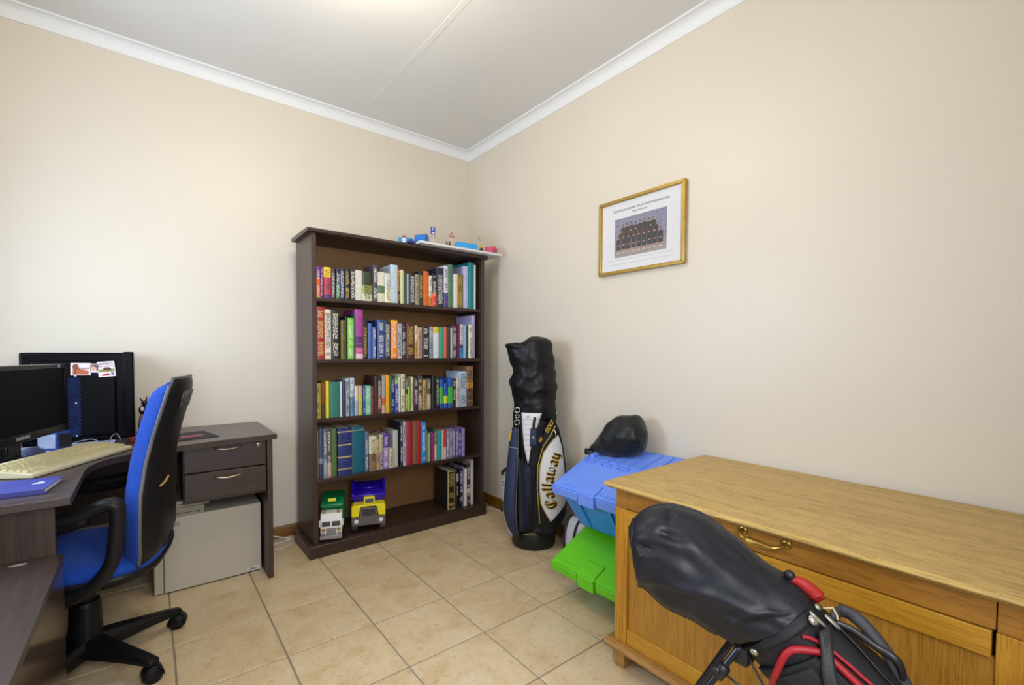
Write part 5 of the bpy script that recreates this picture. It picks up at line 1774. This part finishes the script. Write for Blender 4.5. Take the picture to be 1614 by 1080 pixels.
# yellow logo lettering on the black upper pocket and the small logo at the foot
for body, size, m, x, z, a in (('GOLF', 0.030, M_GOLDT, 0.084, 0.715, 62), ('HX', 0.022, M_GOLDT, 0.036, 0.640, 62), ('CG', 0.022, mat('dark_logo', '3a3a40', 0.4), 0.018, 0.120, 4)):
    me = text_mesh(body, size, 0.0, 0.0006, 0.25)
    ca, sa = math.cos(math.radians(a)), math.sin(math.radians(a))
    for v in me.vertices:
        X, Z = x + v.co.x * ca - v.co.y * sa, z + v.co.x * sa + v.co.y * ca
        v.co = Vector((X, min(pk_y(X, Z), body_y(X, Z)) - 0.0032, Z))
    link('logo_lettering', me, m, pk)
tgp = patch('hang_tag', M_BAGN, gb, (0.600, 0.705), [(0.60, -0.026), (0.705, -0.022)], [(0.60, 0.012), (0.705, 0.014)], body_y, 0.012, 6, 8)
text('tag_print', 'A', 0.022, M_WPL, tgp, (-0.006, body_y(-0.006, 0.65) - 0.0125, 0.652), (1, 0, 0), (0, 0, 1), 0.0003)
MB().tube(bez([(-0.004, body_y(0, 0.70) - 0.012, 0.70), (-0.004, body_y(0, 0.73) - 0.014, 0.73), (0.002, body_y(0, 0.77) - 0.008, 0.768)], 4), 0.007, 8).build('tag_strap', M_DKP, gb, smooth=True)
# left flank: dark panel, white side pocket
patch('left_panel', M_BAGK, gb, (0.06, 0.77), [(0.06, -0.112), (0.4, -0.118), (0.77, -0.122)], [(0.06, -0.066), (0.4, -0.060), (0.62, -0.064), (0.77, -0.078)], body_y, 0.010, 8, 14)
wsp = MB()
wsp.loft([[(-0.105 - 0.085 * k * math.cos(a), 0.035 + 0.075 * q * math.sin(a), z) for a in [-PI / 2 + PI * i / 12 for i in range(13)]] for z, k, q in ((0.02, 0.35, 0.6), (0.05, 0.62, 0.9), (0.14, 0.92, 1.0), (0.26, 1.0, 1.0), (0.36, 1.0, 1.0), (0.42, 0.7, 0.8), (0.45, 0.25, 0.5))])
ws_ = wsp.build('left_side_pocket', M_BAGW, gb, smooth=True)
MB().tube(bez([(-0.150, -0.024, 0.452), (-0.182, 0.0, 0.425), (-0.192, 0.035, 0.40)], 4), 0.010, 8).build('pocket_flap', M_DKP, gb, smooth=True)
MB().tube(bez([(-0.160, -0.030, 0.240), (-0.190, -0.01, 0.236), (-0.196, 0.03, 0.200), (-0.194, 0.04, 0.165)], 4), 0.005, 8).build('pocket_cord', M_DKP, gb, smooth=True)
for z in (0.36, 0.345):
    MB().lathe([(0.001, -0.003), (0.004, -0.002), (0.004, 0.002), (0.001, 0.003)], (-0.182, -0.008, z), 8, 'y').build('eyelet', M_DKP, gb, smooth=True)


# padded navy shoulder strap down the left of the front
def strap_pt(u, v):
    z = 0.075 + 0.63 * v
    xl = lerp([(0.075, -0.122), (0.12, -0.150), (0.20, -0.170), (0.26, -0.176), (0.40, -0.166), (0.56, -0.150), (0.66, -0.142), (0.705, -0.126)], z)
    xr = lerp([(0.075, -0.088), (0.12, -0.096), (0.24, -0.104), (0.40, -0.098), (0.57, -0.094), (0.70, -0.092), (0.705, -0.092)], z)
    x = xl + (xr - xl) * u
    y = lerp([(0.075, -0.110), (0.15, -0.140), (0.30, -0.148), (0.50, -0.128), (0.70, -0.112)], z)
    return Vector((x, y + 0.03 * (1 - u) ** 2, z))


t = MB()
t.slab(lambda u, v: strap_pt(u, v) + Vector((0, -0.011 * (1 - (2 * u - 1) ** 4) - 0.001, 0)), lambda u, v: strap_pt(u, v) + Vector((0, 0.004, 0)), 8, 22)
st = t.build('shoulder_strap', M_BAGN, gb, smooth=True)
MB().tube([strap_pt(1.0, k / 20) + Vector((0.001, -0.003, 0)) for k in range(21)], 0.0026, 6).build('strap_piping', mat('grey_piping', '6a5c5c', 0.5), st, smooth=True)
MB().tube([strap_pt(k / 6, 0.82) + Vector((0, -0.013, 0)) for k in range(7)] + [strap_pt(1, 0.82 - 0.02 * k) + Vector((-0.003, -0.008, 0)) for k in range(1, 5)], 0.0014, 6).build('strap_stitching', mat('pale_stitching', '9aa0b0', 0.6), st, smooth=True)
MB().hexa([tuple(strap_pt(0.0, 0.875) + Vector((-0.003, -0.006, 0))), tuple(strap_pt(0.12, 0.875) + Vector((0, -0.014, 0))), tuple(strap_pt(0.12, 0.875) + Vector((0, 0.004, 0))), tuple(strap_pt(0.0, 0.875) + Vector((-0.003, 0.006, 0)))],
          [tuple(strap_pt(0.0, 0.97) + Vector((-0.003, -0.006, 0))), tuple(strap_pt(0.12, 0.97) + Vector((0, -0.014, 0))), tuple(strap_pt(0.12, 0.97) + Vector((0, 0.004, 0))), tuple(strap_pt(0.0, 0.97) + Vector((-0.003, 0.006, 0)))]).build('yellow_tag', mat('yellow_tag', 'd8b420', 0.5), st)
# hanging folds of cloth beside the strap
t = MB()
t.slab(lambda u, v: Vector((-0.088 + 0.070 * u, -0.126 - 0.012 * math.sin(u * 5 + v * 2), 0.115 + (0.42 - 0.06 * u) * v)), lambda u, v: Vector((-0.088 + 0.070 * u, -0.122 - 0.012 * math.sin(u * 5 + v * 2), 0.115 + (0.42 - 0.06 * u) * v)), 12, 10)
t.build('hanging_towel', mat('dark_navy_towel', '161a30', 0.75, var=0.2, scale=20, bump=0.2, bscale=120), gb, smooth=True)
# metal clips between hood and strap
for cz, rr in ((0.805, 0.014), (0.770, 0.011), (0.735, 0.015)):
    t = MB()
    t.tube([(-0.098 + rr * math.cos(a), -0.116, cz + rr * math.sin(a)) for a in [2 * PI * k / 16 for k in range(17)]], 0.003, 8, cap=False)
    t.build('metal_clip', M_CHR, gb, smooth=True)
MB().tube([(-0.098, -0.116, 0.79), (-0.098, -0.118, 0.70)], 0.006, 8).build('clip_strap', M_DKP, gb, smooth=True)
# base collar
MB().lathe([(0.10, 0.0), (0.124, 0.0), (0.129, 0.008), (0.129, 0.088), (0.126, 0.096), (0.10, 0.096)], seg=40).build('base_collar', mat('black_base_rubber', '0f0f12', 0.45), gb, smooth=True, angle=0.5)
MB().tube([(-0.05, -0.130, 0.098), (-0.02, -0.135, 0.104), (0.01, -0.136, 0.105)], 0.0022, 6).build('base_piping', M_BAGY, gb, smooth=True)

# hood over the clubs
HT = [(0.745, -0.123, 0.131), (0.80, -0.124, 0.130), (0.86, -0.121, 0.127), (0.90, -0.132, 0.127), (0.94, -0.146, 0.127), (0.98, -0.140, 0.125), (1.02, -0.134, 0.122), (1.07, -0.142, 0.117), (1.12, -0.152, 0.111), (1.16, -0.164, 0.104), (1.185, -0.174, 0.097), (1.20, -0.168, 0.090), (1.213, -0.135, 0.075), (1.222, -0.085, 0.055), (1.227, -0.040, 0.028)]
rings = []
zs = [0.745 + (1.227 - 0.745) * (1 - (1 - k / 64) ** 1.35) for k in range(65)]
for z in zs:
    xl = lerp([(a, b) for a, b, c in HT], z)
    xr = lerp([(a, c) for a, b, c in HT], z)
    cx_, rx_ = (xl + xr) / 2, (xr - xl) / 2
    ring = []
    for k in range(56):
        a = 2 * PI * k / 56
        x = cx_ + rx_ * math.cos(a)
        y = min(0.126, rx_ * 0.95 + 0.002) * math.sin(a)
        q = Vector((x * 5, y * 5, z * 15 - x * 9))
        w = noise.noise(q) * 0.009 + noise.noise(Vector((x * 14 + z * 10, y * 14, z * 26 + x * 12))) * 0.0045
        ridge = 1 - abs(noise.noise(Vector((x * 7 + z * 9, y * 7, z * 11 - x * 10)))) * 2
        w += 0.010 * max(0.0, ridge - 0.35) * lerp([(0.78, 0.2), (0.84, 1.0), (1.0, 1.0), (1.1, 0.6), (1.2, 0.3)], z)
        w *= min(1, (z - 0.745) / 0.05 + 0.2)
        dip = -0.022 * max(0, 1 - abs(x + 0.07) / 0.05) * max(0, (z - 1.08) / 0.12)
        ring.append((x + w * math.cos(a), y + w * math.sin(a) - dip * (math.sin(a) < 0), z + (0.010 * math.sin(3 * a) if z < 0.76 else 0) - 0.034 * lerp([(-0.16, 0.75), (-0.07, 1.0), (-0.045, 0.35), (-0.02, 0.0)], x) * max(0.0, (z - 1.12) / 0.107)))
    rings.append(ring)
t = MB()
t.loft(rings)
hd_ = t.build('club_hood', M_BAGNYL, gb, smooth=True)
for x, z in ((-0.040, 0.772), (0.128, 0.785)):
    MB().lathe([(0.001, -0.004), (0.006, -0.003), (0.007, 0.002), (0.001, 0.003)], (x, body_y(min(x, 0.1), 0.77) - 0.012, z), 12, 'y').build('snap_button', M_CHR, hd_, smooth=True)
MB().tube(bez([(-0.155, -0.03, 1.172), (-0.10, -0.085, 1.186), (-0.06, -0.09, 1.170), (-0.035, -0.085, 1.200), (0.0, -0.06, 1.222), (0.06, -0.03, 1.215)], 5), 0.003, 6).build('hood_seam', mat('black_piping', '0c0c0e', 0.5), hd_, smooth=True)

# ------------------------------------------------------------------ leaning golf bag in front of the chest
M_VIN = mat('black_vinyl_hood', '17181f', 0.47, var=0.18, scale=14, bump=0.22, bscale=34, bdist=0.006, spec=0.34)
M_FGK = mat('charcoal_bag_cloth', '1d1c1f', 0.6, spec=0.3, var=0.08, scale=40, bump=0.15, bscale=300, bdist=0.002)
M_RED = mat('red_piping', '9c1020', 0.5)
fb = thing('leaning_golf_bag', 'black and red golf bag leaning on its stand before the oak chest', 'golf bag', (-0.91, -2.62, 0))
SEC = [[-1.0484, -2.3583, 0.648, 0.0249], [-1.0488, -2.364, 0.6564, 0.0714], [-1.0438, -2.3804, 0.6669, 0.0938], [-1.0236, -2.4091, 0.6697, 0.1036], [-0.9982, -2.4558, 0.6485, 0.1122], [-0.9676, -2.507, 0.6167, 0.1028], [-0.9417, -2.5609, 0.5833, 0.0932], [-0.9181, -2.6126, 0.5605, 0.0881],
       [-0.9095, -2.633, 0.5414, 0.0914], [-0.8955, -2.6711, 0.506, 0.0923], [-0.8846, -2.7131, 0.4719, 0.0979], [-0.8738, -2.7552, 0.4354, 0.103], [-0.862, -2.813, 0.3773, 0.1072], [-0.845, -3.0015, 0.2100, 0.115], [-0.835, -3.150, 0.075, 0.110]]
E2 = (0.853, 0.522, 0)
hood_tab = sweep([s[:3] for s in SEC[:10]], [s[3] for s in SEC[:10]], E2, 0.9, 12, 30)
body_tab = sweep([s[:3] for s in SEC[6:]], [s[3] for s in SEC[6:]], E2, 0.9, 6)


def body_pt(s, v, off=0.0):
    """point on the camera-side flank of the bag body; s counts sections from the hood tip, v runs across"""
    q = (s - 6) * 6
    k = max(0, min(int(q), len(body_tab) - 2))
    w = q - k
    a, b = body_tab[k], body_tab[k + 1]
    c = a[0].lerp(b[0], w)
    r = a[1] + (b[1] - a[1]) * w
    e1 = a[4].lerp(b[4], w).normalized()
    e2 = a[5].lerp(b[5], w).normalized()
    return c + e1 * (r + off) * v - e2 * (r * 0.9 + off) * math.sqrt(max(0, 1 - v * v))


t = MB()
t.loft(sack(body_tab[7:], None, None, 48, 1.7, 0.003, 8))
t.build('body', M_FGK, fb, smooth=True, world=True)
rg = []
SG = 100


def g2(ds, dv, a, b):
    return math.exp(-(ds / a) ** 2 - (dv / b) ** 2)


def folds(s, v):
    """creases of the vinyl on the flank that faces the room; s along the hood, v across"""
    w = -0.020 * g2(s - 3.15 - (v - 0.6), v - 0.60, 0.42, 0.075)
    w += 0.006 * g2(s - 3.2, v - 0.44, 0.5, 0.08)
    w -= 0.014 * g2(s - 3.0, v - 0.93, 0.13, 0.14)
    w -= 0.016 * g2(s - 2.15, v - 0.27 + (s - 2.15) * 0.2, 0.38, 0.07)
    w += 0.006 * g2(s - 2.3, v - 0.10, 0.5, 0.09)
    w -= 0.007 * g2(s - 3.9, v - 0.32, 0.9, 0.24)
    v0 = lerp([(2, -0.72), (4.1, -0.22), (5, -0.02), (5.95, 0.12), (7, 0.38)], s)
    k = lerp([(2.2, 0), (3.8, 1), (6.4, 1), (7, 0.6)], s)
    w += k * (0.0075 * math.exp(-((v - v0) / 0.10) ** 2) - 0.0095 * math.exp(-((v - v0 + 0.22) / 0.12) ** 2))
    s0 = lerp([(-0.6, 5.7), (-0.4, 5.9), (0.0, 6.1), (0.33, 6.45), (0.53, 7.1)], v)
    q = lerp([(-0.9, 0.4), (-0.5, 1), (0.4, 1), (0.6, 0)], v)
    w += q * (0.006 * math.exp(-((s - s0) / 0.16) ** 2) - 0.007 * math.exp(-((s - s0 - 0.33) / 0.17) ** 2))
    return w


def hood_at(s):
    q = max(0.0, min(s * 12, len(hood_tab) - 1.001))
    k = int(q)
    A_, B_, w = hood_tab[k], hood_tab[k + 1], q - k
    return [A_[j] + (B_[j] - A_[j]) * w for j in (0, 1, 2, 4, 5)]


NR = 92
for i in range(NR):
    ring = []
    f = i / (NR - 1)
    for k in range(SG):
        a = 2 * PI * k / SG
        v = math.cos(a)
        s = f * lerp([(-1, 6.55), (-0.6, 6.6), (0.3, 7.5), (0.8, 8.05), (1, 8.1)], v)     # the cuff is cut on the slant
        c, r1, r2, e1, e2 = hood_at(s)
        d = e1 * math.cos(a) + e2 * math.sin(a)
        ax = c.dot(Vector((0.5, -0.83, -0.2)))
        # long soft folds running with the cloth, gathered towards the cuff
        w = noise.noise(Vector((ax * 5.5, math.cos(a) * 1.7, math.sin(a) * 1.7 + 4))) * 0.009
        w += noise.noise(Vector((ax * 12, math.cos(a) * 3.4 + ax * 6, math.sin(a) * 3.4 - 2))) * 0.005
        w += noise.noise(Vector((ax * 30, math.cos(a) * 6, math.sin(a) * 6))) * 0.002
        w *= min(1, r1 / 0.07)
        if math.sin(a) < 0.1:
            w += folds(s, v) * min(1, (0.1 - math.sin(a)) / 0.45)
        ring.append(c + e1 * ((r1 + 0.006 * f) * math.cos(a)) + e2 * ((r2 + 0.006 * f) * math.sin(a)) + d * w * (1.0 - 0.6 * f))
    rg.append(ring)
t = MB()
t.loft(rg)
hd_ = t.build('club_hood', M_VIN, fb, smooth=True, world=True)
hinv = ROOT[fb.name]
for off_k, nm in ((int(SG * 0.575), 'hood_seam'), (3, 'hood_seam')):
    pts = [rg[k][off_k % SG] for k in range(10, len(rg) - 8)]
    MB().tube(pts, 0.0024, 6).build(nm, mat('black_piping', '0c0c0e', 0.5), hd_, smooth=True).data.transform(hinv.inverted())
tip = [rg[12][k % SG] for k in range(int(SG * 0.56), SG + 4)]
MB().tube(tip, 0.0024, 6).build('tip_seam', mat('black_piping', '0c0c0e', 0.5), hd_, smooth=True).data.transform(hinv.inverted())


def flank_line(name, pts, r, m, off=0.004, n=5, flat=None):
    P3 = [body_pt(p.x, p.y, off) for p in bez([(a, b, 0) for a, b in pts], n)]
    return MB().tube(P3, r, 8).build(name, m, fb, smooth=True, world=True)


def flank_patch(name, m, fn, off, nu=10, nv=10, thick=0.004):
    t = MB()
    t.slab(lambda u, v: body_pt(*fn(u, v), off), lambda u, v: body_pt(*fn(u, v), off - thick), nu, nv)
    return t.build(name, m, fb, smooth=True, world=True)


# cuff of the hood on the collar, pocket with red piping, mesh inset, carrying strap
flank_patch('collar', M_FGK, lambda u, v: (6.70 + 0.9 * v + 0.75 * u, -0.90 + 1.85 * u), 0.006, 14, 6, 0.006)
flank_patch('pocket', mat('black_pocket_cloth', '141316', 0.6, spec=0.3, bump=0.1, bscale=200), lambda u, v: (8.45 + 2.6 * v + 0.5 * u * (1 - v), -0.86 + 1.18 * u), 0.010, 12, 14, 0.008)
mesh_m = mat('black_mesh_cloth', '131214', 0.75, var=0.6, scale=260, bump=0.5, bscale=500, bdist=0.002)
flank_patch('mesh_inset', mesh_m, lambda u, v: (8.85 + 2.2 * v + 0.25 * u, -0.52 + 0.62 * u), 0.013, 8, 12, 0.003)
flank_patch('side_mesh', mesh_m, lambda u, v: (9.1 + 2.2 * v, 0.16 + 0.16 * u), 0.012, 5, 10, 0.003)
flank_line('red_piping', [(9.55, -0.97), (9.3, -0.96), (8.95, -0.78), (8.6, -0.46), (8.38, -0.22), (8.30, -0.06), (8.36, 0.10), (8.75, 0.33), (9.15, 0.45), (9.65, 0.46), (10.25, 0.46), (11.2, 0.46)], 0.0072, M_RED, 0.0085)
flank_line('red_piping', [(8.22, 0.38), (8.5, 0.48), (9.0, 0.56), (9.65, 0.59), (10.4, 0.60), (11.3, 0.60)], 0.0038, M_RED, 0.0075)
flank_line('side_seam', [(8.5, 0.97), (9.55, 0.92), (10.8, 0.82), (11.6, 0.8)], 0.0026, mat('black_piping', '0c0c0e', 0.5), 0.006)
flank_patch('hanging_strap', mat('black_webbing', '18171a', 0.55, bump=0.2, bscale=220), lambda u, v: (8.42 + 2.9 * v + 0.16 * u, lerp([(0, 0.60), (0.25, 0.30), (0.5, -0.02), (1.0, -0.40)], v) + 0.20 * u), 0.024, 5, 18, 0.006)


def ring_at(name, s, v, R_, r, off=0.016, tilt=1.0):
    c = body_pt(s, v, off)
    d = (body_pt(s + 0.3, v, off) - c).normalized()
    n = (c - body_pt(s, v, 0.0)).normalized()
    e = d.cross(n).normalized()
    pts = [c + d * (R_ * 1.5 * math.cos(a)) + (e * (1 - tilt) + n * tilt) * (R_ * 0.6 * math.sin(a)) for a in [2 * PI * k / 18 for k in range(19)]]
    return MB().tube(pts, r, 8, cap=False).build(name, mat('brushed_ring_metal', 'b4b2a6', 0.3, 0.9), fb, smooth=True, world=True)


ring_at('strap_ring', 8.25, 0.76, 0.012, 0.0030, 0.014, 0.5)
for s, v, rr, off in ((7.0, -0.62, 0.0085, 0.016), (8.10, 0.93, 0.0070, 0.012), (8.10, 0.70, 0.0105, 0.020)):
    c = body_pt(s, v, off - 0.006)
    n = (body_pt(s, v, off) - body_pt(s, v, 0.0)).normalized()
    MB().tube([c, c + n * 0.004, c + n * 0.0065], [rr, rr, rr * 0.5], 16).build('snap_button', mat('nickel_button', 'b4b0a4', 0.3, 0.85), fb, smooth=True, world=True)
# red padded grip and black knob on the collar's upper side
pts = [body_pt(s, 1.0, o_) + Vector((0.0, 0.0, 0)) for s, o_ in ((6.95, 0.006), (7.2, 0.012), (7.55, 0.013), (7.9, 0.009), (8.15, 0.002))]
gp = bez(pts, 4)
MB().tube(gp, [lerp([(0, 0.006), (0.3, 0.014), (0.6, 0.016), (0.85, 0.012), (1, 0.006)], i / (len(gp) - 1)) for i in range(len(gp))], 12).build('red_grip', mat('red_grip_cloth', 'a01812', 0.6, bump=0.3, bscale=300, bdist=0.002), fb, smooth=True, world=True)
t = MB()
c = body_pt(6.92, 1.0, 0.012)
t.ball(tuple(c), 0.011)
t.build('collar_knob', M_DKP, fb, smooth=True, world=True)
# shoulder straps arching off the upper side
s1 = bez([tuple(body_pt(8.75, 0.97, 0.006)), (-0.846, -2.728, 0.592), (-0.846, -2.757, 0.588), (-0.848, -2.790, 0.562), (-0.852, -2.822, 0.525), (-0.852, -2.850, 0.470), (-0.845, -2.880, 0.40), tuple(body_pt(12.6, 0.95, 0.02))], 6)
MB().tube(s1, 0.0125, 10, flat=((0.62, 0.78, 0), 0.55)).build('shoulder_strap', mat('grey_webbing', '36363c', 0.6, bump=0.25, bscale=220), fb, smooth=True, world=True)
s2 = bez([tuple(body_pt(8.9, 0.96, 0.006)), tuple(body_pt(9.5, 0.97, 0.016)), tuple(body_pt(10.2, 0.97, 0.020)), tuple(body_pt(10.8, 0.96, 0.026)), (-0.846, -2.832, 0.470)], 6)
MB().tube(s2, 0.0075, 10, flat=((0.62, 0.78, 0), 0.6)).build('strap_tether', M_DKP, fb, smooth=True, world=True)
MB().tube([tuple(body_pt(8.35, 0.98, 0.006)), tuple(body_pt(8.55, 0.99, 0.020)), tuple(body_pt(8.8, 0.98, 0.016)), tuple(body_pt(8.95, 0.96, 0.010))], 0.0022, 8).build('wire_loop', mat('pale_cord', 'c0b490', 0.5), fb, smooth=True, world=True)
ring_at('strap_ring', 8.72, 0.90, 0.010, 0.0034, 0.012, 0.3)
# stand: hinge block, two legs, linkage rods
hb_ = body_pt(7.05, -0.98, 0.012)
M_ROD = mat('dark_anodised_rod', '3a3c46', 0.22, 0.8)
t = MB()
t.box(-0.020, 0.020, -0.016, 0.016, -0.024, 0.016)
t.bm.transform(Matrix.Translation(hb_))
t.build('stand_hinge', M_DKP, fb, bevel=0.005, world=True)
for (a, b, rr, nm) in (((-0.972, -2.580, 0.492), (-1.150, -2.335, 0.010), 0.0072, 'stand_leg'), ((-0.935, -2.552, 0.488), (-0.955, -2.310, 0.010), 0.0085, 'stand_leg')):
    A, B = Vector(a), Vector(b)
    MB().tube([A, A.lerp(B, 0.02), A.lerp(B, 0.98), B], [rr * 0.8, rr, rr, rr * 0.9], 14).build(nm, M_ROD, fb, smooth=True, world=True)
    MB().lathe([(0.004, 0.0005), (0.016, 0.0005), (0.017, 0.008), (0.010, 0.022), (0.004, 0.024)], (B.x, B.y, 0), 14).build('rubber_foot', M_DKP, fb, smooth=True, world=True)
A, B = Vector((-0.972, -2.580, 0.492)), Vector((-1.150, -2.335, 0.010))
c = A.lerp(B, 0.13)
d = (B - A).normalized()
MB().tube([c - d * 0.018, c - d * 0.014, c + d * 0.014, c + d * 0.018], [0.010, 0.0145, 0.0145, 0.010], 14).build('leg_clamp', M_DKP, fb, smooth=True, world=True)
MB().tube([c + Vector((-0.016, 0.008, 0.004)), c + Vector((-0.004, 0.0, 0.004))], 0.010, 12).build('clamp_bolt', M_DKP, fb, smooth=True, world=True)
MB().tube([(-0.968, -2.590, 0.480), (-0.948, -2.640, 0.385), (-0.938, -2.690, 0.290)], 0.0026, 8).build('linkage_rod', M_DKP, fb, smooth=True, world=True)
MB().tube([tuple(c), (-0.970, -2.600, 0.395), (-0.945, -2.680, 0.275)], 0.0026, 8).build('linkage_rod', M_DKP, fb, smooth=True, world=True)
t = MB()
t.tube(bez([(-0.948, -2.552, 0.520), (-0.962, -2.556, 0.500), (-0.960, -2.560, 0.478), (-0.950, -2.566, 0.462)], 5), 0.0028, 8)
t.build('hinge_chain', mat('dull_link', '5a544c', 0.4, 0.7), fb, smooth=True, world=True)
# base of the bag
A, B = Vector(SEC[-2][:3]), Vector(SEC[-1][:3])
d = (B - A).normalized()
MB().tube([B - d * 0.05, B - d * 0.045, B + d * 0.002], [0.108, 0.116, 0.112], 36).build('base_cap', mat('black_base_rubber', '0f0f12', 0.45), fb, smooth=True, world=True, angle=0.5)
